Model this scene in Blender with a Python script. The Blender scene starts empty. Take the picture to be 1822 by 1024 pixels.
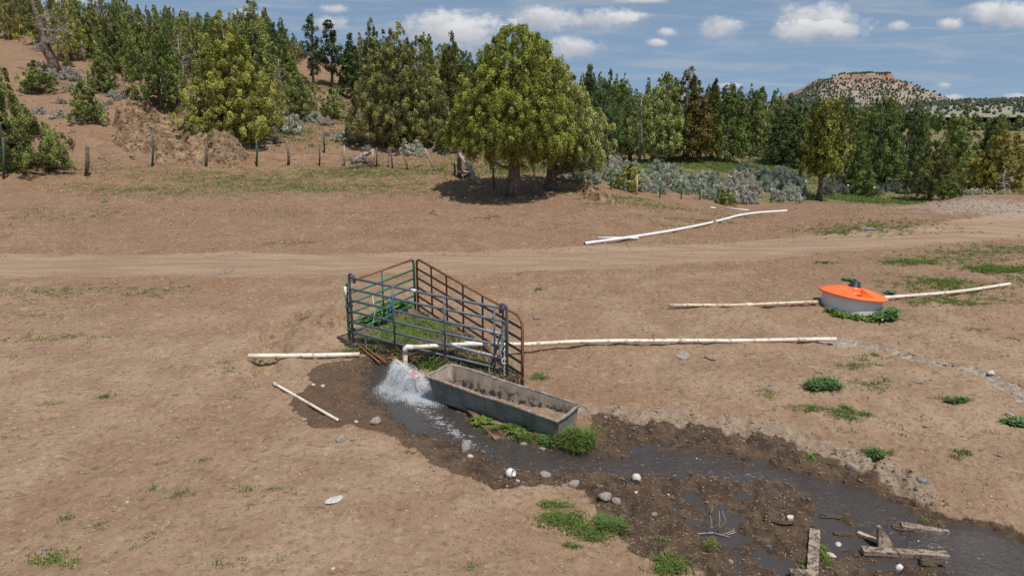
import bpy, math, random
import numpy as np
from mathutils import Vector, Matrix
R = math.radians
sc = bpy.context.scene
col = sc.collection
rng = np.random.default_rng(7)
random.seed(7)

# ------------------------------------------------------------------ camera, sky, sun, exposure
CAMH, PITCH, FPX, CU, CV = 5.2, R(15.1), 1214.0, 911.0, 512.0
cd = bpy.data.cameras.new('camera'); cam = bpy.data.objects.new('camera', cd); col.objects.link(cam)
cam.location = (0, 0, CAMH); cam.rotation_euler = (math.pi/2 - PITCH, 0, 0)
cd.sensor_width = 36; cd.lens = 36*FPX/1822; cd.clip_start = 0.1; cd.clip_end = 20000
sc.camera = cam
SUN_EL, SUN_AZ = R(66), math.atan2(.62, -.78)          # azimuth from +Y towards +X
sd = Vector((math.sin(SUN_AZ)*math.cos(SUN_EL), math.cos(SUN_AZ)*math.cos(SUN_EL), math.sin(SUN_EL)))
sl = bpy.data.lights.new('sun', 'SUN'); sl.energy = 4.1; sl.angle = R(.5); sl.color = (1, .955, .89)
so = bpy.data.objects.new('sun', sl); so.rotation_euler = sd.to_track_quat('Z', 'Y').to_euler(); col.objects.link(so)
sc.view_settings.view_transform = 'Standard'; sc.view_settings.look = 'None'
sc.view_settings.exposure = 0.0; sc.view_settings.gamma = 1

def ray(u, v):
    a = (u-CU)/FPX; b = (CV-v)/FPX
    return np.array([a, math.cos(PITCH)+b*math.sin(PITCH), -math.sin(PITCH)+b*math.cos(PITCH)])
def ae(u, v):
    d = ray(u, v); return d[0]/d[1], d[2]/d[1]
def P(u, v, z):                                        # world point of a pixel's ray at height z
    d = ray(u, v); t = (z-CAMH)/d[2]; return Vector((d[0]*t, d[1]*t, z))
def PY(u, v, Y):
    d = ray(u, v); t = Y/d[1]; return Vector((d[0]*t, Y, CAMH+d[2]*t))

# node helper
class N:
    def __init__(s, tree): s.t = tree; s.n = tree.nodes; s.l = tree.links
    def add(s, typ, **kw):
        n = s.n.new(typ)
        for k, v in kw.items(): setattr(n, k, v)
        return n
    def link(s, a, b): s.l.new(a, b)
    def setin(s, sock, v):
        if isinstance(v, bpy.types.NodeSocket): s.l.new(v, sock)
        elif v is not None:
            if sock.type == 'RGBA' and len(v) == 3: v = (*v, 1)
            sock.default_value = v
    def math(s, op, a, b=None, c=None, clamp=False):
        n = s.add('ShaderNodeMath', operation=op, use_clamp=clamp)
        for i, x in enumerate((a, b, c)):
            if x is not None: s.setin(n.inputs[i], x)
        return n.outputs[0]
    def vmath(s, op, a, b=None):
        n = s.add('ShaderNodeVectorMath', operation=op)
        s.setin(n.inputs[0], a)
        if b is not None: s.setin(n.inputs[1], b)
        return n.outputs['Value'] if op in ('LENGTH', 'DOT_PRODUCT') else n.outputs[0]
    def noise(s, vec=None, scale=5, detail=3, rough=.55, dist=0):
        n = s.add('ShaderNodeTexNoise'); n.inputs['Scale'].default_value = scale
        n.inputs['Detail'].default_value = detail; n.inputs['Roughness'].default_value = rough
        n.inputs['Distortion'].default_value = dist
        if vec is not None: s.link(vec, n.inputs['Vector'])
        return n.outputs['Fac']
    def vor(s, vec=None, scale=5, out='Distance', rnd=1):
        n = s.add('ShaderNodeTexVoronoi'); n.inputs['Scale'].default_value = scale; n.inputs['Randomness'].default_value = rnd
        if vec is not None: s.link(vec, n.inputs['Vector'])
        return n.outputs[out]
    def mix(s, f, a, b, typ='MIX'):
        n = s.add('ShaderNodeMix', data_type='RGBA', blend_type=typ, clamp_factor=True)
        s.setin(n.inputs[0], f); s.setin(n.inputs[6], a); s.setin(n.inputs[7], b)
        return n.outputs[2]
    def smooth(s, x, lo, hi, a=0., b=1.):
        n = s.add('ShaderNodeMapRange', interpolation_type='SMOOTHSTEP')
        s.setin(n.inputs[0], x); n.inputs[1].default_value = lo; n.inputs[2].default_value = hi
        n.inputs[3].default_value = a; n.inputs[4].default_value = b
        return n.outputs[0]
    def attr(s, name):
        n = s.add('ShaderNodeAttribute', attribute_name=name); return n.outputs['Fac']
    def bump(s, h, strength=.5, dist=.02, normal=None):
        n = s.add('ShaderNodeBump'); n.inputs['Strength'].default_value = strength; n.inputs['Distance'].default_value = dist
        s.link(h, n.inputs['Height'])
        if normal is not None: s.link(normal, n.inputs['Normal'])
        return n.outputs[0]
    def pos(s): return s.add('ShaderNodeNewGeometry').outputs['Position']
    def obj(s): return s.add('ShaderNodeTexCoord').outputs['Object']

# world
w = bpy.data.worlds.new('World'); sc.world = w; w.use_nodes = True
n = N(w.node_tree); w.node_tree.nodes.clear()
sky = n.add('ShaderNodeTexSky', sky_type='NISHITA', sun_disc=False, sun_elevation=SUN_EL, sun_rotation=SUN_AZ, altitude=1200)
sky.air_density = 1.0; sky.dust_density = .6; sky.ozone_density = 2.0
tc = n.add('ShaderNodeTexCoord').outputs['Generated']
sep = n.add('ShaderNodeSeparateXYZ'); n.link(tc, sep.inputs[0])
up = n.math('ADD', n.math('MULTIPLY', n.math('MAXIMUM', sep.outputs[2], 0.), .85), .15)
cmb = n.add('ShaderNodeCombineXYZ'); n.link(sep.outputs[0], cmb.inputs[0]); n.link(sep.outputs[1], cmb.inputs[1]); n.link(up, cmb.inputs[2])
n.link(n.vmath('NORMALIZE', cmb.outputs[0]), sky.inputs[0])
skyc = n.mix(.36, n.mix(1., sky.outputs[0], (.85, .92, .96), 'MULTIPLY'), (4.1, 5.5, 6.9))
dy = n.math('MAXIMUM', sep.outputs[1], .05)
A = n.math('DIVIDE', sep.outputs[0], dy); E = n.math('DIVIDE', sep.outputs[2], dy)
c2 = n.add('ShaderNodeCombineXYZ'); n.link(A, c2.inputs[0]); n.link(E, c2.inputs[1])
base = c2.outputs[0]
def stretch(v, sx, sy):
    return n.vmath('MULTIPLY', v, (sx, sy, 1))
warp1 = n.noise(stretch(base, 1, 1.6), 22, 6, .62)
warp2 = n.noise(stretch(base, 1, 1.3), 70, 4, .6)
wsum = n.math('ADD', n.math('MULTIPLY', n.math('SUBTRACT', warp1, .5), 1.7), n.math('MULTIPLY', n.math('SUBTRACT', warp2, .5), .75))
CL = [(800,52,98,36,1),(838,62,70,24,.8),(780,40,50,24,1),(962,34,60,24,1),(1065,36,66,20,.85),(1110,30,60,14,.5),(1024,86,50,20,.95),(1283,49,50,20,.95),(1462,40,78,36,1.05),(1440,22,50,22,.5),(1455,55,92,18,.8),
      (1165,76,22,9,.7),(1188,58,26,10,.6),(1690,43,32,11,.75),(1790,26,80,24,.95),(1600,46,22,10,.6),(1680,152,18,8,.5),(1805,172,32,9,.7),(1700,173,26,7,.7),(120,2,60,10,.6),(595,16,34,12,.45),(450,28,40,12,.45),(1150,2,60,6,.6),(588,42,50,20,.45),(1300,152,30,7,.4)]
dens = None; lit = None
for (u, v, hw, hh, k) in CL:
    a0, e0 = ae(u, v); a1, _ = ae(u+hw*1.12, v); _, e1 = ae(u, v-hh*1.12)
    q = n.vmath('MULTIPLY', n.vmath('SUBTRACT', base, (a0, e0, 0)), (1/(a1-a0), 1/(e1-e0), 0))
    dd = n.math('MULTIPLY', n.math('SUBTRACT', 1.0, n.vmath('LENGTH', q)), 1.0)
    dd = n.math('MULTIPLY_ADD', wsum, 1.0, n.math('ADD', dd, (k-1)*.5))
    sq = n.add('ShaderNodeSeparateXYZ'); n.link(q, sq.inputs[0])
    ll = n.math('ADD', sq.outputs[1], n.math('MULTIPLY', sq.outputs[0], .25))
    ll = n.math('MULTIPLY', n.math('ADD', ll, 1.2), n.math('GREATER_THAN', dd, 0.))
    dens = dd if dens is None else n.math('MAXIMUM', dens, dd)
    lit = ll if lit is None else n.math('MAXIMUM', lit, ll)
front = n.math('GREATER_THAN', sep.outputs[1], .06)
cm = n.math('MULTIPLY', n.smooth(dens, -.14, .66), front)
ln = n.math('ADD', lit, n.math('MULTIPLY', n.math('SUBTRACT', warp1, .5), 2.2))
ccol = n.mix(n.smooth(ln, .5, 2.3), (5.3, 5.4, 5.9), (8.6, 8.6, 8.7))
cir = n.noise(stretch(base, 1.2, 12), 5, 5, .6, .8)
cir2 = n.noise(stretch(base, 2.0, 22), 4, 4, .6, .4)
cirm = n.math('ADD', n.math('MULTIPLY', n.smooth(cir, .42, .75), .48), n.math('MULTIPLY', n.smooth(cir2, .5, .75), .22))
out = n.mix(cirm, skyc, (5.2, 5.5, 6.0))
out = n.mix(n.math('MULTIPLY', cm, .93), out, ccol)
bg = n.add('ShaderNodeBackground'); n.link(out, bg.inputs[0]); bg.inputs[1].default_value = .09
wo = n.add('ShaderNodeOutputWorld'); n.link(bg.outputs[0], wo.inputs[0])
w.cycles.sampling_method = 'MANUAL'; w.cycles.sample_map_resolution = 512

# ------------------------------------------------------------------ generic helpers
def tag(o, label=None, cat=None, group=None, kind=None):
    if label: o['label'] = label
    if cat: o['category'] = cat
    if group: o['group'] = group
    if kind: o['kind'] = kind
    return o
def empty(name, loc=(0, 0, 0), rz=0, label=None, cat=None, group=None):
    o = bpy.data.objects.new(name, None); col.objects.link(o); o.location = loc; o.rotation_euler.z = rz
    o.empty_display_size = .1
    return tag(o, label, cat, group)
def meshobj(name, me, m=None, parent=None):
    o = bpy.data.objects.new(name, me); col.objects.link(o)
    if m is not None and len(me.materials) == 0: me.materials.append(m)
    if parent is not None: o.parent = parent
    return o
def npmesh(name, V, F, smooth=False, attrs=None):      # V (n,3), F (m,k) of equal arity
    V = np.asarray(V, np.float32); F = np.asarray(F, np.int32)
    me = bpy.data.meshes.new(name); me.vertices.add(len(V)); me.vertices.foreach_set('co', V.ravel())
    k = F.shape[1]; me.loops.add(F.size); me.loops.foreach_set('vertex_index', F.ravel())
    me.polygons.add(len(F)); me.polygons.foreach_set('loop_start', np.arange(len(F), dtype=np.int32)*k)
    me.polygons.foreach_set('use_smooth', np.full(len(F), smooth))
    me.update(calc_edges=True)
    if attrs:
        for an, av in attrs.items():
            a = me.attributes.new(an, 'FLOAT', 'POINT'); a.data.foreach_set('value', np.asarray(av, np.float32))
    return me
class MB:
    def __init__(s): s.v = []; s.f = []; s.sm = []
    def quadbox(s, c8, smooth=False):
        b = len(s.v); s.v += [tuple(p) for p in c8]
        for f in ((0,3,2,1),(4,5,6,7),(0,1,5,4),(1,2,6,5),(2,3,7,6),(3,0,4,7)): s.f.append(tuple(b+i for i in f)); s.sm.append(smooth)
    def box(s, c, d, M=None):
        c = Vector(c); x, y, z = (q/2 for q in d)
        p = [Vector(q) for q in ((-x,-y,-z),(x,-y,-z),(x,y,-z),(-x,y,-z),(-x,-y,z),(x,-y,z),(x,y,z),(-x,y,z))]
        if M is not None: p = [M @ q for q in p]
        s.quadbox([q+c for q in p])
    def tube(s, pts, r, n=8, cap=True, jit=0):
        pts = [Vector(p) for p in pts]; m = len(pts)
        if not hasattr(r, '__len__'): r = [r]*m
        b = len(s.v); ref = None
        for i, p in enumerate(pts):
            t = (pts[min(i+1, m-1)]-pts[max(i-1, 0)]).normalized()
            if ref is None: ref = Vector((0, 0, 1)) if abs(t.z) < .9 else Vector((1, 0, 0))
            a = t.cross(ref).normalized(); ref = a.cross(t); c = ref.normalized()
            for k in range(n):
                th = 2*math.pi*k/n; rr = r[i]*(1+(random.uniform(-jit, jit) if jit else 0))
                s.v.append(tuple(p+(a*math.cos(th)+c*math.sin(th))*rr))
            ref = c
        for i in range(m-1):
            for k in range(n):
                k2 = (k+1) % n; s.f.append((b+i*n+k, b+i*n+k2, b+(i+1)*n+k2, b+(i+1)*n+k)); s.sm.append(True)
        if cap:
            s.f.append(tuple(b+k for k in range(n))[::-1]); s.sm.append(False)
            s.f.append(tuple(b+(m-1)*n+k for k in range(n))); s.sm.append(False)
        return s
    def lathe(s, prof, n=24, c=(0, 0, 0), close=False):
        b = len(s.v); m = len(prof); c = Vector(c)
        for (r, z) in prof:
            for k in range(n):
                th = 2*math.pi*k/n; s.v.append((c.x+r*math.cos(th), c.y+r*math.sin(th), c.z+z))
        for i in range(m-1):
            for k in range(n):
                k2 = (k+1) % n; s.f.append((b+i*n+k, b+i*n+k2, b+(i+1)*n+k2, b+(i+1)*n+k)); s.sm.append(True)
        if close:
            s.f.append(tuple(b+k for k in range(n))[::-1]); s.sm.append(False)
            s.f.append(tuple(b+(m-1)*n+k for k in range(n))); s.sm.append(False)
        return s
    def build(s, name, m=None, parent=None):
        me = bpy.data.meshes.new(name); me.from_pydata(s.v, [], s.f)
        me.polygons.foreach_set('use_smooth', s.sm); me.update()
        return meshobj(name, me, m, parent)

# ------------------------------------------------------------------ noise, terrain
def _h(x, y, s):
    n_ = (x.astype(np.int64)*374761393 + y.astype(np.int64)*668265263 + s*974634777) & 0xffffffff
    n_ = ((n_ ^ (n_ >> 13))*1274126177) & 0xffffffff
    return ((n_ ^ (n_ >> 16)) & 0xffffff)/float(0xffffff)
def vn(x, y, s=0):
    x = np.asarray(x, float); y = np.asarray(y, float)
    xi = np.floor(x); yi = np.floor(y); fx = x-xi; fy = y-yi
    fx = fx*fx*fx*(fx*(fx*6-15)+10); fy = fy*fy*fy*(fy*(fy*6-15)+10)
    a = _h(xi, yi, s); b = _h(xi+1, yi, s); c = _h(xi, yi+1, s); d = _h(xi+1, yi+1, s)
    return (a*(1-fx)+b*fx)*(1-fy)+(c*(1-fx)+d*fx)*fy-.5
def fbm(x, y, size, oct=4, s=0, g=.5):
    t = 0; a = 1; f = 1/size
    for o in range(oct):
        t = t+a*vn(x*f*(.8)+y*f*.6, -x*f*.6+y*f*.8, s+o*17); a *= g; f *= 2.03
    return t*2
def sstep(x, a, b):
    t = np.clip((x-a)/(b-a), 0, 1); return t*t*(3-2*t)

CT = []                                                # terrain control points (x, y, z)
def cz(u, v, z): p = P(u, v, z); CT.append(tuple(p))
def cy(u, v, Y): p = PY(u, v, Y); CT.append(tuple(p))
def cw(u, Y, z): a = (u-CU)/FPX*1.0; CT.append((a*Y, Y, z))
for u, z in ((0,0),(300,0),(600,-.02),(900,-.12),(1200,-.28),(1500,-.36),(1822,-.42)): cz(u, 1024, z)
for u, z in ((0,0),(400,0),(700,-.03),(900,-.12),(1100,-.2),(1400,-.26),(1650,-.16),(1822,-.05)): cz(u, 850, z)
for u, z in ((0,.05),(300,.05),(560,.02),(750,-.06),(1000,-.02),(1300,.02),(1600,.04),(1822,.0)): cz(u, 700, z)
for u, z in ((0,.05),(300,.05),(600,.05),(900,.06),(1200,.05),(1500,.03),(1822,.05)): cz(u, 600, z)
for u in (0,300,600,900,1200,1500,1822): cz(u, 530, .06)
for u, z in ((0,.05),(300,.05),(600,.05),(900,.05),(1200,.06),(1500,.08),(1822,.1)): cz(u, 470, z)
for u, Y in ((0,27),(300,27),(600,27.3),(900,28)): cy(u, 400, Y)
cy(1100,395,29); cy(1400,405,29.6); cz(1822,405,.15); cz(1650,420,.1)
cy(1822,347,34.5); cy(1700,349,34.3); cy(1600,366,33.5); cy(1500,366,33.8)
cw(1600,37,-.3); cw(1720,38.5,-.2); cw(1822,39,-.1); cw(1900,42,-.4)
for u, v, Y in ((0,350,31.5),(300,350,33),(600,350,34),(920,345,35),(1060,347,35.5),(0,318,34),(150,312,36),(270,296,39),(365,296,40),(455,296,41),(568,294,42),(700,300,41),(800,308,39.5),(875,335,36.3),
                (1250,372,34),(1400,376,33.3),(1050,310,41.5),(1130,345,37),(1200,350,38),(1300,362,38.5),(1400,362,39.5),(1250,300,50),(1150,292,54),(1250,280,58),(1400,300,55),(1000,285,52),
                (1455,356,42),(1550,358,45),(1480,330,50),(1650,342,50),(800,250,50),(700,230,56),(620,240,50),(560,235,50),(640,170,75),(420,250,45.5),(310,192,48),(200,200,48),(140,215,44),(200,155,58),(60,160,54),(100,128,60),(0,105,64),
                (0,60,75),(300,85,80),(600,130,88),(850,200,80),(300,60,112),(0,0,112),(600,112,120),(900,165,120),(1200,232,80),(1200,218,120),(1500,255,80),(1500,230,120),(1822,265,80),(1822,235,120)): cy(u, v, Y)
cw(1700,55,-.9); cw(1850,60,-1)
for u, z in ((-200,30),(300,12),(911,2),(1400,-6),(1822,-8),(2200,-8)): cw(u, 250, z)
for u, z in ((-200,20),(300,5),(911,-8),(1400,-14),(1822,-14),(2200,-14)): cw(u, 600, z)
CT = np.array(CT)
def dom(x, y):
    y = np.asarray(y, float); x = np.asarray(x, float)
    yc = np.clip(y, 5.0, 700); a = np.clip(x/yc, -.98, .98); return a*3.0, np.log(yc)*2.2
def tpsfit(X, Yv, Z, lam=.002):
    n_ = len(X); d = (X[:, None]-X[None])**2+(Yv[:, None]-Yv[None])**2
    K = .5*d*np.log(d+1e-12)+lam*np.eye(n_); Pm = np.c_[np.ones(n_), X, Yv]
    A_ = np.block([[K, Pm], [Pm.T, np.zeros((3, 3))]]); return np.linalg.solve(A_, np.r_[Z, 0, 0, 0])
_X, _Y = dom(CT[:, 0], CT[:, 1])
_scl = CT[:, 1]/20.                                    # fit height over distance so near ground stays calm
_W = tpsfit(_X, _Y, CT[:, 2]/_scl)
_ga = np.linspace(-2.94, 2.94, 260); _gl = np.linspace(math.log(5)*2.2, math.log(700)*2.2, 420)
_GX, _GY = np.meshgrid(_ga, _gl)
_G = _W[-3]+_W[-2]*_GX+_W[-1]*_GY
for i in range(len(_X)):
    d = (_GX-_X[i])**2+(_GY-_Y[i])**2; _G += _W[i]*.5*d*np.log(d+1e-12)
def base_z(x, y):
    A_, L_ = dom(x, y)
    fa = (A_+2.94)/5.88*259; fl = (L_-_gl[0])/(_gl[-1]-_gl[0])*419
    ia = np.clip(np.floor(fa).astype(int), 0, 258); il = np.clip(np.floor(fl).astype(int), 0, 418)
    ta = fa-ia; tl = np.clip(fl-il, 0, 1)
    g = (_G[il, ia]*(1-ta)+_G[il, ia+1]*ta)*(1-tl)+(_G[il+1, ia]*(1-ta)+_G[il+1, ia+1]*ta)*tl
    return g*np.clip(y, 5, 700)/20.
def hit(u, v, fn, y0=4.5, y1=400):
    d = ray(u, v); ys = np.exp(np.linspace(math.log(y0), math.log(y1), 5000))
    t = ys/d[1]; zz = CAMH+d[2]*t; g = fn(d[0]*t, ys); k = np.nonzero(zz <= g)[0]
    i = k[0] if len(k) else len(ys)-1
    return Vector((float(d[0]*t[i]), float(ys[i]), float(g[i])))
def B2(pts): return np.array([list(hit(u, v, base_z))[:2] for u, v in pts])

WET = B2([(660,630),(620,636),(575,648),(545,668),(528,695),(522,725),(535,750),(572,762),(640,760),(672,768),(705,790),(760,815),(830,846),(900,860),(960,863),(1010,873),(1062,903),(1100,940),(1130,982),(1200,1000),(1260,1030),(1330,1110),(1900,1110),(1960,1010),
          (1822,955),(1740,925),(1680,900),(1640,876),(1600,845),(1550,815),(1440,792),(1350,772),(1240,758),(1120,745),(1050,742),(1030,770),(940,770),(860,745),(800,705),(740,655),(700,625)])
WATER = B2([(700,650),(735,705),(775,745),(845,785),(925,813),(1000,822),(1075,820),(1180,816),(1300,828),(1420,852),(1520,885),(1620,938),(1710,975),(1822,1018),(2000,1090)])
WATW = np.array([.42,.5,.42,.26,.16,.12,.15,.21,.23,.28,.32,.38,.40,.40,.42])
POOL = B2([(1170,872),(1260,862),(1390,880),(1480,915),(1560,960),(1822,1040),(1822,1110),(1330,1110),(1300,1000),(1240,950),(1160,900)])
POOL2 = B2([(1065,765),(1140,762),(1240,775),(1260,790),(1160,800),(1060,800)])
PALE = B2([(1045,728),(1150,740),(1280,752),(1400,772),(1500,800),(1590,842),(1640,868)])
STRIP = B2([(1480,606),(1560,612),(1640,638),(1710,655),(1770,672),(1840,712)])
GULLY = B2([(465,655),(478,615),(492,580),(530,560)])
def segdist(x, y, pts, vals=None):
    best = np.full(x.shape, 1e9); bv = np.zeros(x.shape)
    for i in range(len(pts)-1):
        a = pts[i]; b = pts[i+1]; d = b-a; L = max((d**2).sum(), 1e-9)
        t = np.clip(((x-a[0])*d[0]+(y-a[1])*d[1])/L, 0, 1)
        q = np.hypot(x-a[0]-t*d[0], y-a[1]-t*d[1])
        if vals is not None: vv = vals[i]*(1-t)+vals[i+1]*t; q = q-vv
        m = q < best; best = np.where(m, q, best)
    return best
def polysd(x, y, poly):                                 # signed: negative inside
    pp = np.vstack([poly, poly[:1]]); d = segdist(x, y, pp); ins = np.zeros(x.shape, bool)
    for i in range(len(poly)):
        x0, y0 = pp[i]; x1, y1 = pp[i+1]
        c = ((y0 > y) != (y1 > y)) & (x < (x1-x0)*(y-y0)/(y1-y0+1e-12)+x0); ins ^= c
    return np.where(ins, -d, d)
ROADV = B2([(-400,475),(0,474),(300,474),(600,472),(800,470),(950,465),(1100,458),(1300,447),(1500,430),(1700,413),(1822,400),(2050,380)])
def near_only(fn, x, y, x0=-9, x1=14, y0=5, y1=20, fill=9.):
    out_ = np.full(np.shape(x), fill); m = (x > x0) & (x < x1) & (y > y0) & (y < y1)
    if m.any(): out_[m] = fn(x[m], y[m])
    return out_
def fields(x, y):
    x = np.atleast_1d(np.asarray(x, float)); y = np.atleast_1d(np.asarray(y, float))
    wx = x+.16*fbm(x, y, .8, 3, 5)+.05*fbm(x, y, .15, 2, 9); wy = y+.16*fbm(x, y, .8, 3, 6)+.05*fbm(x, y, .15, 2, 8)
    F = {}
    wet = near_only(lambda a, b: polysd(a, b, WET), wx, wy); F['wet'] = 1-sstep(wet, -.05, .05)
    wat = near_only(lambda a, b: segdist(a, b, WATER, WATW), wx, wy); F['wat'] = wat
    pool = near_only(lambda a, b: np.minimum(polysd(a, b, POOL), polysd(a, b, POOL2)+.11), wx, wy); F['pool'] = 1-sstep(pool, -.1, .12)
    F['pale'] = np.maximum(1-sstep(near_only(lambda a, b: segdist(a, b, PALE), wx, wy), .1, .32), 0)
    F['strip'] = 1-sstep(near_only(lambda a, b: segdist(a, b, STRIP), wx, wy, y1=22), .1, .3)
    F['gul'] = 1-sstep(near_only(lambda a, b: segdist(a, b, GULLY), wx, wy, -12), .0, .5)
    rd = segdist(x+.3*fbm(x, y, 3, 2, 3), y+.3*fbm(x, y, 3, 2, 4), ROADV)
    F['rd'] = rd; F['road'] = 1-sstep(rd, 1.0, 1.9)
    return F
def terr(x, y, F=None):
    x = np.atleast_1d(np.asarray(x, float)); y = np.atleast_1d(np.asarray(y, float))
    if F is None: F = fields(x, y)
    z = base_z(x, y)
    far = sstep(y, 20, 60)
    rdm = F['road']
    rough = (1-.7*rdm)
    z = z+(.05+.12*far)*fbm(x, y, 3.1, 3, 21)*rough*(1-F['wet']*.8)
    z = z+.030*fbm(x, y, .55, 4, 31, .62)*rough*(1-sstep(y, 40, 60))
    hp = vn(x/.16, y/.16, 91); hp2 = fbm(x, y, 2.2, 2, 93); z = z-.022*sstep(hp, .27, .40)*sstep(hp2, -.15, .25)*rough*(1-sstep(y, 22, 28))*(1-F['wet']*.5)
    # dirt road ruts
    z = z-.05*np.exp(-((F['rd']-.85)/.28)**2)*(1+.6*fbm(x, y, 1.5, 2, 44))
    # wet ground: clods, carved channel
    r1 = 1-np.abs(fbm(x, y, .32, 3, 51, .6))*2; r2 = fbm(x, y, .11, 3, 55, .6)
    clod = np.clip(F['wet']*.7+F['pale']*1.0+F['strip']*.5, 0, 1.2)
    left = 1-sstep(x, -.6, .6)*1.0
    amp = clod*(1-.55*left*F['wet']*(1-F['pale']))
    z = z+amp*(.044*r1-.014+.028*r2)
    z = z-F['pool']*(.046-.03*fbm(x, y, .9, 2, 61))
    z = z-.13*(1-sstep(F['wat'], -.10, .12))-.05*(1-sstep(F['wat'], .0, .5))
    z = z-.05*F['strip']*1.0
    g = F['gul']; z = z-.24*g+.14*g*fbm(x, y, .3, 3, 71)
    bank = np.exp(-((x+4.3)**2/.5+(y-15.7)**2/.5)); z = z+bank*(.20+.2*fbm(x, y, .35, 3, 75))
    ctr = np.exp(-((x+1.4)**2/1.6+(y-14.2)**2/1.2)); z = z+.14*ctr
    bk = np.exp(-((y-17.2+.12*(x-7))/1.0)**2)*sstep(x, 3.5, 6)*(1-sstep(x, 11, 14)); z = z+.10*bk*(0.5+fbm(x, y, .8, 3, 81))
    return z
def H(x, y): return float(terr(np.array([x]), np.array([y]))[0])
def G(u, v): return hit(u, v, terr)
# ------------------------------------------------------------------ materials
def mat(name):
    m = bpy.data.materials.new(name); m.use_nodes = True; m.node_tree.nodes.clear()
    n = N(m.node_tree); p = n.add('ShaderNodeBsdfPrincipled'); o = n.add('ShaderNodeOutputMaterial'); n.link(p.outputs[0], o.inputs[0])
    return m, n, p, o
def simple(name, c1, c2, scale=8, rough=.7, bump=.3, bscale=40, bdist=.01, metal=0, spec=.3, world=False, c3=None, lo=.35, hi=.65, c3r=(.56, .66), c3s=3.):
    m, n, p, o = mat(name); v = n.pos() if world else n.obj()
    c = n.mix(n.smooth(n.noise(v, scale, 5, .6), lo, hi), c1, c2)
    if c3: c = n.mix(n.smooth(n.noise(v, scale*c3s, 5, .65), *c3r), c, c3)
    n.link(c, p.inputs['Base Color']); p.inputs['Roughness'].default_value = rough; p.inputs['Metallic'].default_value = metal
    p.inputs['Specular IOR Level'].default_value = spec
    if bump: n.link(n.bump(n.noise(v, bscale, 4, .6), bump, bdist), p.inputs['Normal'])
    return m

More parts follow.
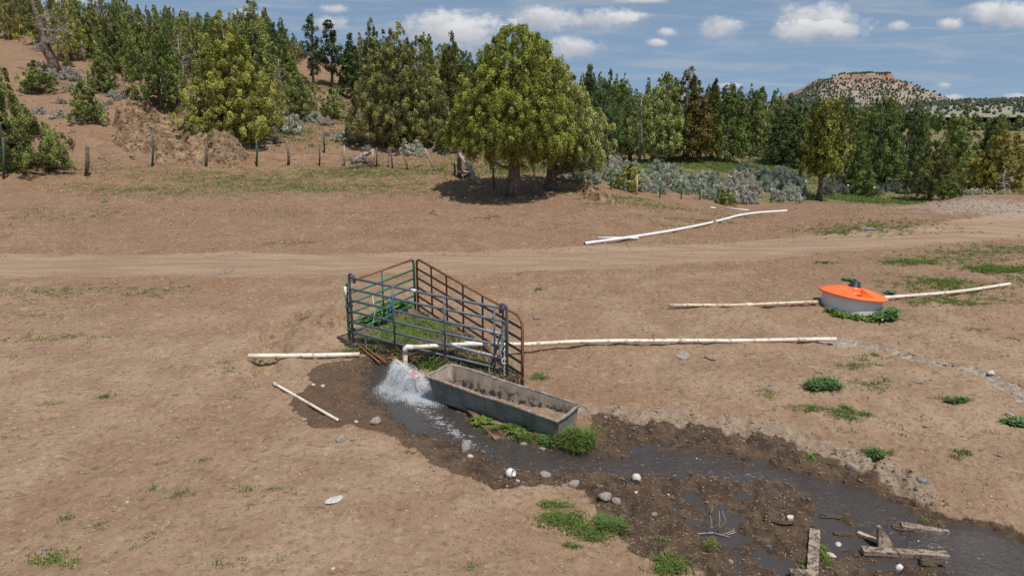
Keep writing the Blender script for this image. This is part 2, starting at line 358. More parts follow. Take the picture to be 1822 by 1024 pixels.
def ground_mat():
    m, n, p, o = mat('soil'); P_ = n.pos()
    big = n.noise(P_, .12, 5, .6); mid = n.noise(P_, .9, 5, .6); fine = n.noise(P_, 9, 6, .7); gr = n.noise(P_, 45, 4, .7); clump = n.noise(P_, 3.2, 5, .65)
    y = n.add('ShaderNodeSeparateXYZ'); n.link(P_, y.inputs[0]); yy = y.outputs[1]
    near = n.mix(n.smooth(mid, .35, .65), (.302, .192, .118), (.388, .266, .170))
    farc = n.mix(n.smooth(mid, .35, .65), (.225, .128, .074), (.295, .185, .112))
    c = n.mix(n.smooth(yy, 11, 27), near, farc)
    c = n.mix(n.math('MULTIPLY', n.smooth(big, .42, .62), .75), c, (.265, .155, .092))
    c = n.mix(n.math('MULTIPLY', n.smooth(clump, .55, .72), .55), c, (.44, .325, .21))
    c = n.mix(n.math('MULTIPLY', n.smooth(fine, .56, .70), .50), c, (.46, .35, .235))
    c = n.mix(n.math('MULTIPLY', n.smooth(fine, .48, .32), .65), c, (.140, .088, .058)); dbr = n.noise(P_, 22, 5, .75); c = n.mix(n.math('MULTIPLY', n.math('MULTIPLY', n.smooth(dbr, .58, .66), n.smooth(mid, .42, .58)), .7), c, (.12, .075, .05))
    c = n.mix(n.math('MULTIPLY', n.smooth(gr, .60, .70), .55), c, (.52, .42, .30))
    c = n.mix(n.math('MULTIPLY', n.smooth(gr, .40, .30), .6), c, (.115, .075, .05))
    pv = n.add('ShaderNodeTexVoronoi'); pv.inputs['Scale'].default_value = 13; n.link(P_, pv.inputs['Vector']); ps = n.add('ShaderNodeSeparateColor'); n.link(pv.outputs['Color'], ps.inputs[0])
    pe = n.smooth(pv.outputs['Distance'], .34, .22); c = n.mix(n.math('MULTIPLY', n.math('MULTIPLY', pe, n.smooth(ps.outputs[0], .88, .90)), .40), c, (.54, .42, .30)); c = n.mix(n.math('MULTIPLY', n.math('MULTIPLY', pe, n.smooth(ps.outputs[1], .86, .88)), .5), c, (.13, .085, .058))
    pw = n.add('ShaderNodeTexVoronoi'); pw.inputs['Scale'].default_value = 5.5; n.link(n.vmath('MULTIPLY', P_, (.8, 1.3, 1)), pw.inputs['Vector']); pt = n.add('ShaderNodeSeparateColor'); n.link(pw.outputs['Color'], pt.inputs[0])
    pq = n.smooth(n.math('ADD', pw.outputs['Distance'], n.math('MULTIPLY', n.math('SUBTRACT', fine, .5), .6)), .36, .22); c = n.mix(n.math('MULTIPLY', n.math('MULTIPLY', pq, n.smooth(pt.outputs[0], .78, .84)), .5), c, (.17, .11, .072)); c = n.mix(n.math('MULTIPLY', n.math('MULTIPLY', pq, n.smooth(pt.outputs[1], .80, .86)), .28), c, (.50, .38, .25))
    # cow pats and debris spots
    cell = n.vor(P_, 2.1); c = n.mix(n.math('MULTIPLY', n.smooth(n.math('ADD', cell, n.math('MULTIPLY', n.math('SUBTRACT', fine, .5), .25)), .12, .07), .55), c, (.13, .085, .055))
    # road
    rd = n.attr('road'); st = n.vmath('MULTIPLY', P_, (.25, 2.4, 1)); rs = n.noise(st, 1.3, 4, .55)
    rc = n.mix(n.smooth(rs, .35, .65), (.300, .198, .128), (.385, .268, .185))
    rc = n.mix(n.math('MULTIPLY', n.smooth(fine, .55, .7), .35), rc, (.45, .35, .25))
    c = n.mix(n.math('MULTIPLY', n.smooth(n.math('ADD', rd, n.math('MULTIPLY', n.math('SUBTRACT', mid, .5), .8)), .3, .7), .85), c, rc)
    # short green growth
    gn = n.noise(P_, 1.9, 6, .72); ga = n.attr('green')
    gm = n.smooth(n.math('ADD', gn, n.math('MULTIPLY', n.math('SUBTRACT', ga, 1.), .45)), .40, .56)
    gc = n.mix(n.smooth(fine, .4, .6), (.070, .100, .032), (.190, .190, .075))
    c = n.mix(n.math('MULTIPLY', gm, n.smooth(gr, .30, .55, .35, .95)), c, gc)
    # pale dried mud
    pc = n.mix(n.smooth(clump, .35, .65), (.27, .195, .135), (.40, .32, .24)); pc = n.mix(n.math('MULTIPLY', n.smooth(fine, .5, .3), .8), pc, (.14, .10, .07))
    c = n.mix(n.math('MULTIPLY', n.smooth(n.math('ADD', n.attr('pale'), n.math('MULTIPLY', n.math('SUBTRACT', clump, .5), .9)), .3, .75), .8), c, pc)
    sc_ = n.mix(n.smooth(fine, .4, .6), (.25, .215, .18), (.44, .38, .31))
    c = n.mix(n.math('MULTIPLY', n.smooth(n.math('ADD', n.attr('strip'), n.math('MULTIPLY', n.math('SUBTRACT', clump, .5), .8)), .3, .7), .8), c, sc_)
    # wet
    wet = n.smooth(n.attr('wet'), .3, .7)
    wc = n.mix(n.smooth(clump, .35, .65), (.055, .033, .020), (.115, .072, .043)); wc = n.mix(n.math('MULTIPLY', n.smooth(fine, .52, .68), .6), wc, (.21, .145, .095))
    wc = n.mix(n.math('MULTIPLY', n.smooth(gr, .58, .70), .6), wc, (.30, .215, .14))
    wc = n.mix(n.smooth(n.attr('dryw'), .35, .75), wc, n.mix(.5, wc, (.165, .10, .062)))
    c = n.mix(n.math('MULTIPLY', wet, n.smooth(n.attr('pale'), .7, .2)), c, wc)
    n.link(c, p.inputs['Base Color'])
    ro = n.math('SUBTRACT', .95, n.math('MULTIPLY', wet, n.smooth(clump, .3, .6, .50, .22))); n.link(ro, p.inputs['Roughness'])
    p.inputs['Specular IOR Level'].default_value = .22
    hgt = n.math('ADD', n.math('MULTIPLY', fine, 1.0), n.math('MULTIPLY', gr, .45))
    hgt = n.math('ADD', hgt, n.math('MULTIPLY', n.vor(P_, 7), -.7)); hgt = n.math('ADD', hgt, n.math('MULTIPLY', n.noise(P_, 2.6, 5, .6), 1.4))
    n.link(n.bump(hgt, .95, .045), p.inputs['Normal'])
    return m
M = {}
M['soil'] = ground_mat()

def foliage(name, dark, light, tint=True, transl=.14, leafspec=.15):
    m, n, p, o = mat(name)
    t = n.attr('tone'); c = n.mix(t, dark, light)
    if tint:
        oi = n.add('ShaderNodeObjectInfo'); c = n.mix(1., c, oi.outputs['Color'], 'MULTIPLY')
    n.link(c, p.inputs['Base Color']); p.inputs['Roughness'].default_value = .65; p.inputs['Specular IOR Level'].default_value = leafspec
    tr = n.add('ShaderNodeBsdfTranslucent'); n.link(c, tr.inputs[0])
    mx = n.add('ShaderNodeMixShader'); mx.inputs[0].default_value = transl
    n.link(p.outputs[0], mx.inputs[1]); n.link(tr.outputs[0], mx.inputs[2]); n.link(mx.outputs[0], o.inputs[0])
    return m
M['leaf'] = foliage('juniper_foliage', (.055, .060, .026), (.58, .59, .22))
M['sage'] = foliage('sage_foliage', (.24, .24, .195), (.64, .64, .56), tint=True)
M['grass'] = foliage('grass_blades', (.08, .13, .03), (.27, .35, .09), tint=False, transl=.3)
M['weed'] = foliage('weed_leaves', (.06, .13, .04), (.21, .31, .11), tint=True, transl=.25)
M['straw'] = foliage('dry_straw', (.17, .12, .07), (.44, .36, .24), tint=False)
M['bark'] = simple('juniper_bark', (.10, .065, .047), (.25, .19, .155), 6, .9, .9, 25, .03, c3=(.36, .30, .26))
M['deadwood'] = simple('grey_deadwood', (.20, .165, .14), (.42, .38, .34), 5, .85, .6, 25, .02, c3=(.10, .075, .06))
M['rock'] = simple('grey_rock', (.24, .20, .17), (.40, .35, .30), 9, .85, .7, 22, .02, spec=.3, c3=(.17, .135, .11))
M['palerock'] = simple('pale_rock', (.42, .38, .33), (.60, .57, .52), 9, .8, .5, 22, .01)
M['bluerock'] = simple('blue_grey_rock', (.17, .18, .20), (.26, .27, .29), 9, .8, .5, 22, .01)
M['outcrop'] = simple('outcrop_rock', (.22, .135, .072), (.38, .265, .160), 1.6, .95, 1., 7, .12, c3=(.075, .045, .028), c3r=(.5, .62), world=True)  # dark third colour paints shaded crevices into the rock
M['pvc'] = simple('weathered_pvc', (.80, .74, .64), (.68, .57, .44), 3, .45, .15, 30, .003, spec=.4, c3=(.40, .28, .18), c3r=(.54, .66))
M['pvcdirty'] = simple('dirty_pvc', (.70, .60, .46), (.60, .46, .33), 4, .5, .2, 30, .003, spec=.4, c3=(.34, .24, .155), c3r=(.50, .62))
M['pvcwhite'] = simple('white_pvc', (.80, .79, .77), (.72, .69, .64), 3, .4, .1, 30, .003, spec=.4)
M['redband'] = simple('red_band', (.62, .07, .05), (.50, .06, .04), 6, .45, .1)
M['tealband'] = simple('teal_cloth_strap', (.06, .28, .24), (.08, .34, .30), 6, .8, .1)
M['brass'] = simple('old_brass_valve', (.42, .17, .09), (.30, .14, .07), 20, .5, .3, metal=.3)
M['steelblue'] = simple('blue_grey_paint', (.085, .105, .135), (.125, .145, .175), 4, .5, .2, 60, .002, spec=.4, c3=(.26, .27, .29), c3r=(.62, .74), world=True)
M['steelworn'] = simple('worn_grey_paint', (.30, .31, .33), (.16, .18, .21), 9, .5, .25, 60, .002, spec=.4, c3=(.50, .49, .47), c3r=(.52, .62), world=True)
M['greenpaint'] = simple('green_paint', (.03, .135, .08), (.045, .185, .11), 4, .5, .2, 60, .002, spec=.4, c3=(.09, .10, .06), c3r=(.62, .74), world=True)
M['darkgreen'] = simple('dark_green_paint', (.035, .085, .065), (.05, .12, .09), 4, .55, .2, 60, .002, spec=.4, c3=(.15, .07, .04), c3r=(.55, .68), world=True)
M['rust'] = simple('rusty_paint', (.22, .085, .045), (.30, .135, .075), 5, .7, .4, 60, .002, spec=.3, c3=(.12, .05, .03), world=True)
def rustgreen():
    m, n, p, o = mat('rust_over_green'); v = n.pos(); s = n.add('ShaderNodeSeparateXYZ'); n.link(v, s.inputs[0])
    f = n.math('ADD', n.math('MULTIPLY', n.math('SUBTRACT', s.outputs[0], -1.2), .5), n.math('MULTIPLY', n.math('SUBTRACT', n.noise(v, 3, 5, .65), .5), 3.0))
    c = n.mix(n.smooth(f, .1, .5), n.mix(n.noise(v, 8, 4), (.17, .065, .036), (.30, .135, .075)), n.mix(n.noise(v, 9, 4), (.035, .10, .075), (.06, .15, .11)))
    n.link(c, p.inputs['Base Color']); p.inputs['Roughness'].default_value = .62; p.inputs['Specular IOR Level'].default_value = .3
    return m
M['rustgreen'] = rustgreen()
M['bluecloth'] = simple('blue_twine', (.03, .16, .42), (.05, .22, .5), 10, .8, .1)
M['twine'] = simple('pale_twine', (.55, .50, .42), (.68, .64, .56), 10, .9, .2)
M['wood'] = simple('weathered_board', (.23, .175, .13), (.37, .30, .23), 6, .85, .8, 30, .012, c3=(.10, .07, .05), c3r=(.48, .60))
M['wetwood'] = simple('wet_brown_board', (.14, .085, .055), (.25, .155, .10), 5, .55, .6, 30, .006, c3=(.09, .055, .035))
M['postwood'] = simple('dark_post_wood', (.10, .075, .058), (.20, .155, .12), 6, .9, .6, 30, .01)
M['greywood'] = simple('silver_post_wood', (.27, .235, .20), (.42, .38, .33), 6, .9, .5, 30, .01)
M['tanwood'] = simple('tan_post_wood', (.38, .26, .17), (.50, .37, .26), 6, .9, .5, 30, .01)
M['tpost'] = simple('green_steel_post', (.045, .075, .055), (.08, .12, .09), 6, .6, .2)
M['posttip'] = simple('white_post_tip', (.72, .73, .72), (.78, .78, .76), 6, .5, .1)
M['wire'] = simple('fence_wire', (.10, .085, .075), (.18, .15, .13), 6, .6, .1, metal=.5)
M['orange'] = simple('orange_plastic', (.86, .175, .030), (.82, .15, .026), 3, .42, .12, 14, .01, spec=.45, c3=(.85, .30, .17), c3r=(.58, .75), c3s=1.5)
M['black'] = simple('black_plastic', (.018, .02, .028), (.03, .033, .043), 3, .45, .1)
M['tankwall'] = simple('milky_plastic', (.80, .74, .75), (.72, .65, .66), 3, .5, .1, spec=.35, c3=(.42, .33, .30), c3r=(.62, .78))
M['darkwater'] = simple('dark_tank_water', (.012, .013, .015), (.02, .02, .022), 3, .1, .05)
M['white'] = simple('white_plastic', (.70, .70, .69), (.58, .56, .53), 8, .45, .15)
M['offwhite'] = simple('stained_white_plastic', (.62, .56, .47), (.50, .43, .35), 8, .6, .2)
def galv():
    m, n, p, o = mat('weathered_galvanised'); v = n.obj(); s = n.add('ShaderNodeSeparateXYZ'); n.link(v, s.inputs[0])
    st = n.vmath('MULTIPLY', v, (9, 9, .9))
    c = n.mix(n.smooth(n.noise(v, 3.5, 5, .65), .35, .65), (.13, .155, .145), (.25, .27, .25))
    c = n.mix(n.math('MULTIPLY', n.smooth(n.noise(st, 1.5, 4, .6), .5, .72), .6), c, (.12, .13, .12))
    c = n.mix(n.math('MULTIPLY', n.smooth(n.noise(v, 7, 6, .7), .52, .64), .8), c, (.30, .225, .155))
    c = n.mix(n.smooth(n.math('ADD', s.outputs[2], n.math('MULTIPLY', n.noise(v, 5, 4), -.22)), .05, -.06), c, (.25, .18, .125))
    n.link(c, p.inputs['Base Color']); p.inputs['Roughness'].default_value = .6; p.inputs['Metallic'].default_value = .12
    n.link(n.bump(n.noise(v, 25, 4), .25, .004), p.inputs['Normal'])
    return m
M['galv'] = galv()
def galvin():
    m, n, p, o = mat('stained_galvanised_inside'); v = n.obj(); s = n.add('ShaderNodeSeparateXYZ'); n.link(v, s.inputs[0])
    st = n.vmath('MULTIPLY', v, (6, 6, 1.2))
    c = n.mix(n.smooth(n.noise(st, 1.8, 5, .65), .35, .65), (.42, .34, .26), (.30, .245, .195))
    band = n.math('ADD', s.outputs[2], n.math('MULTIPLY', n.noise(v, 4, 5, .7), .35))
    c = n.mix(n.math('MULTIPLY', n.smooth(n.noise(v, 9, 6, .75), .46, .54), n.smooth(band, .66, .46)), c, (.055, .05, .047))
    n.link(c, p.inputs['Base Color']); p.inputs['Roughness'].default_value = .8
    n.link(n.bump(n.noise(v, 25, 4), .3, .006), p.inputs['Normal'])
    return m
M['galvin'] = galvin()
M['rustrim'] = simple('rusted_steel_rim', (.27, .225, .19), (.20, .13, .095), 7, .7, .3, 50, .003, c3=(.36, .35, .33), c3r=(.5, .62))
M['sediment'] = simple('dry_trough_dirt', (.30, .215, .145), (.22, .145, .095), 8, .95, .8, 30, .015, c3=(.14, .09, .06))
def water_mat():
    m, n, p, o = mat('stream_water'); v = n.pos()
    st = n.vmath('MULTIPLY', v, (1, 1.5, 1))
    c = n.mix(n.noise(v, 1.5, 3), (.046, .038, .034), (.072, .058, .049))
    fo = n.attr('foam'); fn = n.noise(st, 9, 6, .7, 1.2); foam_glint = n.smooth(n.math('ADD', fn, n.math('MULTIPLY', n.math('SUBTRACT', fo, 1.), .42)), .46, .62)
    sp = n.math('MULTIPLY', n.smooth(n.vor(v, 16), .10, .05), n.smooth(n.noise(v, 3.5, 3), .56, .66))
    sp = n.math('MULTIPLY', sp, n.smooth(n.attr('flow'), .2, .8))
    foam_glint = n.math('MAXIMUM', foam_glint, sp)
    gl = n.math('MULTIPLY', n.smooth(n.noise(st, 26, 3, .6), .66, .72), n.smooth(n.noise(v, 2.2, 3), .48, .62)); foam_glint = n.math('MAXIMUM', foam_glint, n.math('MULTIPLY', gl, n.math('MULTIPLY', n.attr('flow'), .55)))  # sparkles and glints painted white into the water colour, with the foam
    c = n.mix(n.math('MULTIPLY', foam_glint, .8), c, (.62, .62, .62)); n.link(c, p.inputs['Base Color'])
    n.link(n.math('ADD', .07, n.math('MULTIPLY', foam_glint, .5)), p.inputs['Roughness']); p.inputs['IOR'].default_value = 1.5
    h = n.math('ADD', n.noise(st, 9, 4, .55, .5), n.math('MULTIPLY', n.noise(st, 30, 3), .35))
    h = n.math('MULTIPLY', h, n.math('ADD', .35, n.math('MULTIPLY', n.attr('flow'), .9)))
    n.link(n.bump(h, .8, .05), p.inputs['Normal'])
    return m
M['water'] = water_mat()
def spray_mat():
    m, n, p, o = mat('water_spray'); p.inputs['Base Color'].default_value = (.86, .88, .90, 1); p.inputs['Roughness'].default_value = .5
    p.inputs['Specular IOR Level'].default_value = .6
    t = n.add('ShaderNodeBsdfTransparent'); mx = n.add('ShaderNodeMixShader'); mx.inputs[0].default_value = .30
    n.link(t.outputs[0], mx.inputs[1]); n.link(p.outputs[0], mx.inputs[2]); n.link(mx.outputs[0], o.inputs[0])
    return m
M['spray'] = spray_mat()

# ------------------------------------------------------------------ ground, road, mud, water
def graded(a0, a1, step, lim0, lim1, g):
    c = list(np.arange(a0, a1+1e-6, step)); s = step
    while c[-1] < lim1: s = min(s*g, 900); c.append(c[-1]+s)
    s = step; L = []
    x = a0
    while x > lim0: s = min(s*g, 900); x -= s; L.append(x)
    return np.array(L[::-1]+c)
xs = graded(-6.2, 9.6, .04, -7000, 7000, 1.022); ys = graded(6.2, 17.0, .04, -1500, 9000, 1.018)
XX, YY = np.meshgrid(xs, ys); nx, ny = len(xs), len(ys)
xf, yf = XX.ravel(), YY.ravel(); FF = fields(xf, yf); ZZ = terr(xf, yf, FF)
GREEN = [(0,505,330,540,.5),(0,570,180,610,.45)]
def greenmask(x, y):
    g = np.zeros_like(x)
    def blob(u, v, rx, ry, k):
        c = hit(u, v, base_z); return k*np.exp(-(((x-c.x)/rx)**2+((y-c.y)/ry)**2))
    for b in ((60,520,2.6,1.2,.75),(250,515,2.4,1.,.75),(60,600,1.5,.5,.6),(150,540,2,.8,.55),(400,325,5,2.6,.9),(650,310,6,2.4,.95),(250,345,5,1.8,.7),(560,335,5,1.6,.6),(760,350,3,1.2,.4),(1250,393,1.8,.7,.85),(1320,388,1.4,.6,.8),(1550,405,3.2,1.2,1.),(1610,470,1.3,.8,.9),
              (1720,470,3.0,1.6,.9),(1790,480,2,1.4,1.),(1700,520,2.2,1.0,.9),(1820,450,2.4,2,.9),(1690,545,1.5,.6,.8),(880,390,.8,.8,.6),(1000,400,.5,.4,.4),(1150,365,3,1.2,.85),(1060,365,1,1,.2),(530,300,4,1,.7),(700,545,.9,1.2,1.),(650,600,.7,.6,1.),(720,600,.8,.6,1.)):
        g = np.maximum(g, blob(*b))
    far = sstep(y, 41.5, 47)*.62; rt = sstep(x, 2, 6)*sstep(y, 36.5, 40); g = np.maximum(g, np.maximum(far, rt*1.05))
    lf = (1-sstep(x/np.maximum(y, 5), -.42, -.30))*sstep(y, 40, 44); g = np.where(lf > 0, np.minimum(g, 1-.22*lf), g)
    return g
att = {'road': FF['road'], 'wet': FF['wet'], 'pale': FF['pale'], 'strip': FF['strip'], 'green': greenmask(xf, yf),
       'dryw': sstep(yf, 8, 16)*0+FF['wet']*(1-sstep(FF['wat'], .1, .9))*0+sstep(-xf, -.2, 1.6)*.9*(1-sstep(-FF['wat'], -.5, -.1)*1)}
_mc = hit(1770, 372, base_z); att['strip'] = np.maximum(att['strip'], .62*np.exp(-(((xf-_mc.x)/6.0)**2+((yf-_mc.y-.5)/2.6)**2)))
ii, jj = np.meshgrid(np.arange(nx-1), np.arange(ny-1)); b0 = (jj*nx+ii).ravel()
FAC = np.c_[b0, b0+1, b0+1+nx, b0+nx]
fc = lambda a: a[FAC].mean(1)
isroad = fc(FF['road']) > .5; ismud = (fc(FF['wet']) > .5) & ~isroad; isg = ~(isroad | ismud)
VV = np.c_[xf, yf, ZZ]
def sub(mask, name, kind='structure', label=None, cat=None):
    f = FAC[mask]; u_, inv = np.unique(f, return_inverse=True)
    me = npmesh(name, VV[u_], inv.reshape(f.shape), True, {k: v[u_] for k, v in att.items()})
    o = meshobj(name, me, M['soil']); tag(o, label, cat, None, kind); return o
sub(isg, 'ground'); sub(isroad, 'dirt_road'); sub(ismud, 'mud')
# stream water
wx_ = np.arange(-3.2, 12.5, .06); wy_ = np.arange(5.0, 15.0, .06); WX, WY = np.meshgrid(wx_, wy_); a_, b_ = WX.ravel(), WY.ravel()
F2 = fields(a_, b_); cov = (F2['wat'] < .35) | (F2['pool'] > .05)
wz = base_z(a_, b_)-.062
q_ = B2([(712,680),(745,715),(790,750),(850,790),(940,815)]); fo_ = np.clip(1.05-segdist(a_, b_, q_)/.62, 0, 1)*(1-sstep(a_, -.9, .4)*.5)
fl_ = 1-sstep(F2['wat'], -.1, .2)
nxx = len(wx_); i2, j2 = np.meshgrid(np.arange(nxx-1), np.arange(len(wy_)-1)); b2 = (j2*nxx+i2).ravel(); f2 = np.c_[b2, b2+1, b2+1+nxx, b2+nxx]
f2 = f2[cov[f2].any(1)]; u_, inv = np.unique(f2, return_inverse=True)
wo_ = meshobj('water', npmesh('water', np.c_[a_, b_, wz][u_], inv.reshape(f2.shape), True, {'foam': fo_[u_], 'flow': fl_[u_]}), M['water'])
tag(wo_, kind='structure')
def WZ(x, y): return float(base_z(np.array([x]), np.array([y]))[0])-.062
# ------------------------------------------------------------------ corral panels
def rounded_path(p0, p1, ztop, rad=.10):                # inverted-U frame between two ground points
    p0 = Vector(p0); p1 = Vector(p1); d = (p1-p0); d.z = 0; d.normalize()
    def top(p, s):
        out_ = [p.copy()]
        for k in range(6):
            th = math.pi/2*k/5; out_.append(Vector((p.x, p.y, ztop(p)-rad))+d*s*(rad*(1-math.cos(th)))+Vector((0, 0, rad*math.sin(th))))
        return out_
    return top(p0, 1)+top(p1, -1)[::-1]
def bar(name, pts, r, m, root, n=8): return MB().tube(pts, r, n).build(name, m, root)

# front panel, blue grey
A0 = Vector((-3.50, 14.20, 0)); A1 = Vector((-.10, 12.42, 0)); A0.z = H(A0.x, A0.y)-.03; A1.z = H(A1.x, A1.y)-.1
root = empty('corral_panel', (0, 0, 0), 0, 'blue grey six-rail steel corral panel facing the camera beside the trough', 'corral panel', 'corral panels set in a triangle')
dA = (A1-A0).normalized()
def atA(t, z): return Vector((A0.x+(A1.x-A0.x)*t, A0.y+(A1.y-A0.y)*t, z+(-.17*t)))
for t in (0., 1.):
    zt_ = 1.70; q = atA(t, 0); s = 1 if t == 0 else -1
    pth = [Vector((q.x, q.y, H(q.x, q.y)-.05)), atA(t, 1.62)]+[atA(t, 1.62+.07*math.sin(th))+dA*s*.07*(1-math.cos(th)) for th in np.linspace(.3, math.pi, 7)]+[atA(t, 1.50)+dA*s*.14]
    bar('end_post', pth, .030, M['steelblue'], root)
for i, z in enumerate((1.60, 1.35, 1.09, .84, .60, .36)):
    mid = atA(.5, z)-Vector((0, 0, .015)); bar('rail', [atA(0, z), mid, atA(1, z)], .027, M['steelblue'] if i < 3 else M['steelblue'], root)
for t in (.30, .63, .93):
    bar('upright', [atA(t, 1.60)+Vector((0, -.02, 0)), atA(t, .36)+Vector((0, -.02, 0))], .019, M['steelblue'], root)
bar('brace', [atA(.985, 1.3), atA(.90, .25)], .022, M['darkgreen'], root)
bar('worn_sleeve', [atA(.80, 1.085), atA(.97, 1.085)], .033, M['steelworn'], root); bar('worn_sleeve', [atA(.62, .595), atA(.97, .595)], .033, M['steelworn'], root)
f0 = atA(.0, 0); gz = H(f0.x, f0.y)
bar('foot', [atA(.095, .36), atA(.095, .16), atA(.08, .09), atA(.03, .08), atA(0, .09)], .024, M['steelblue'], root)
bar('foot', [atA(.90, .36), atA(.90, .20), atA(.93, .14), atA(1, .15)], .024, M['steelworn'], root)
for z in (.42, .95): 
    q = atA(0, z); mb = MB(); mb.box(q+Vector((-.05, .05, 0)), (.16, .05, .05)); mb.build('hinge_clamp', M['steelblue'], root)
mb = MB(); mb.box(atA(.975, .95)+Vector((0, -.02, 0)), (.06, .05, .55), Matrix.Rotation(.18, 3, 'Y')); mb.build('latch_plate', M['steelworn'], root)
# left panel, green with rusty top rail
B0 = Vector((-3.60, 14.30, 0)); B1 = Vector((-2.42, 16.35, 0)); B0.z = H(B0.x, B0.y)-.03; B1.z = H(B1.x, B1.y)-.03
root = empty('corral_panel', (0, 0, 0), 0, 'green corral panel with a rusty brown top rail, left side of the triangle', 'corral panel', 'corral panels set in a triangle')
def lerpz(P0, P1):
    def f(t, h): q = P0.lerp(P1, t); return Vector((q.x, q.y, q.z+h))
    return f
fB = lerpz(B0, B1)
def toparc(f, L, h, hb, t0, s, rad=.1, k0=0, k1=6):
    return [f(t0+s*rad*(1-math.cos(th))/L, h-rad+rad*math.sin(th)) for th in np.linspace(0, math.pi/2, 6)]
LB = (B1-B0).length
bar('end_post', [fB(0, 0), fB(0, .8)]+toparc(fB, LB, 1.50, 0, 0, 1), .032, M['greenpaint'], root)
bar('end_post', [fB(1, 0), fB(1, .8)]+toparc(fB, LB, 1.50, 0, 1, -1), .030, M['greenpaint'], root)
bar('top_rail', [fB(.1/LB, 1.50), fB(1-.1/LB, 1.50)], .028, M['rust'], root)
for z in (1.24, 1.02, .80, .58, .36): bar('rail', [fB(0, z), fB(.5, z-.01), fB(1, z)], .027, M['greenpaint'], root)
bar('upright', [fB(.5, 1.50), fB(.5, .36)], .020, M['darkgreen'], root)
bar('post_cap', [fB(0, 1.16)+Vector((-.012, -.02, 0)), fB(0, 1.42)+Vector((-.012, -.02, 0))], .033, M['pvcwhite'], root)
# rear right panel, rust over green
C0 = Vector((-2.34, 16.32, 0)); C1 = Vector((.20, 12.30, 0)); C0.z = H(C0.x, C0.y)-.03; C1.z = H(C1.x, C1.y)-.06
root = empty('corral_panel', (0, 0, 0), 0, 'long rust and dark green corral panel at the back right of the triangle', 'corral panel', 'corral panels set in a triangle')
fC = lerpz(C0, C1); LC = (C1-C0).length
bar('end_post', [fC(0, 0), fC(0, .8)]+toparc(fC, LC, 1.52, 0, 0, 1, .16), .030, M['rust'], root)
bar('end_post', [fC(1, 0), fC(1, .8)]+toparc(fC, LC, 1.44, 0, 1, -1, .2), .032, M['rust'], root)
bar('top_rail', [fC(.16/LC, 1.52), fC(1-.2/LC, 1.44)], .029, M['rust'], root)
for z in (1.27, 1.04, .80, .57, .34): bar('rail', [fC(0, z), fC(.5, z-.03), fC(1, z-.06)], .025, M['rustgreen'], root)
for t in (.17, .335, .50, .68, .85): bar('upright', [fC(t, 1.50-.06*t), fC(t, .34-.05*t)], .022, M['rustgreen'], root)
# twine and cloth knots
for (t, z) in ((.30, 1.33), (.285, 1.10)):
    q = atA(t, z); mb = MB()
    mb.tube([q+Vector((.05*math.cos(a)*(1+.3*math.sin(3*a)), -.01, .05*math.sin(a))) for a in np.linspace(0, 7, 14)], .014, 5)
    mb.tube([q+Vector((0, -.03, 0)), q+Vector((-.05, -.04, -.09)), q+Vector((-.10, -.03, -.12))], .009, 5)
    o = mb.build('twine_knot', M['bluecloth']); tag(o, 'bright blue twine knot on the '+('second' if z > 1.2 else 'third')+' rail of the blue grey panel', 'twine', 'blue twine knots')
q = atA(.985, .55); mb = MB(); mb.tube([q+Vector((.02*math.sin(3*k), -.035, -.04*k)) for k in range(-6, 9)], .012, 5)
mb.tube([q+Vector((.05*math.cos(a), -.04, .0+.06*math.sin(a))) for a in np.linspace(0, 6.5, 12)], .014, 5)
tag(mb.build('tie_chain', M['twine']), 'pale dusty chain hanging from the right end of the blue grey panel', 'chain')
q = atA(.44, 1.60); mb = MB(); mb.tube([q-dA*.06, q+dA*.06], .036, 8); tag(mb.build('tape_wrap', M['white']), 'white tape wrapped round the top rail of the blue grey panel', 'tape')
q = fB(.45, 1.0); mb = MB(); mb.tube([fB(.35, 1.02)+Vector((0, -.03, 0)), fB(.36, .6)+Vector((.02, -.04, 0)), fB(.34, .25)+Vector((-.02, -.04, 0)), fB(.36, .05)], .012, 5); tag(mb.build('hanging_rope', M['twine']), 'frayed pale rope hanging on the green panel', 'rope')
for k, dx in enumerate((0, .16)):
    p0 = P(634+10*k, 612+2*k, .12); p1 = P(676+12*k, 645, .0); mb = MB(); mb.tube([p0+Vector((0, 0, .02)), p0.lerp(p1, .5), p1], .022, 6)  # brown bars stand in for the shadows of the panel rails
    tag(mb.build('rusty_bar', M['rust']), ['rusty bar on the ground under the left end of the blue grey panel', 'inner rusty bar slanting into the wet soil by the spray'][k], 'steel bar', 'rusty bars under the panel')
mb = MB(); p0 = fC(.12, .12)+Vector((-.12, -.1, 0)); p1 = fC(.52, .10)+Vector((-.12, -.1, 0)); mb.tube([p0, p0.lerp(p1, .5), p1], .045, 7, jit=.15)
tag(mb.build('wooden_rail', M['wetwood']), 'brown wooden rail lying along the foot of the rusty panel', 'pole')

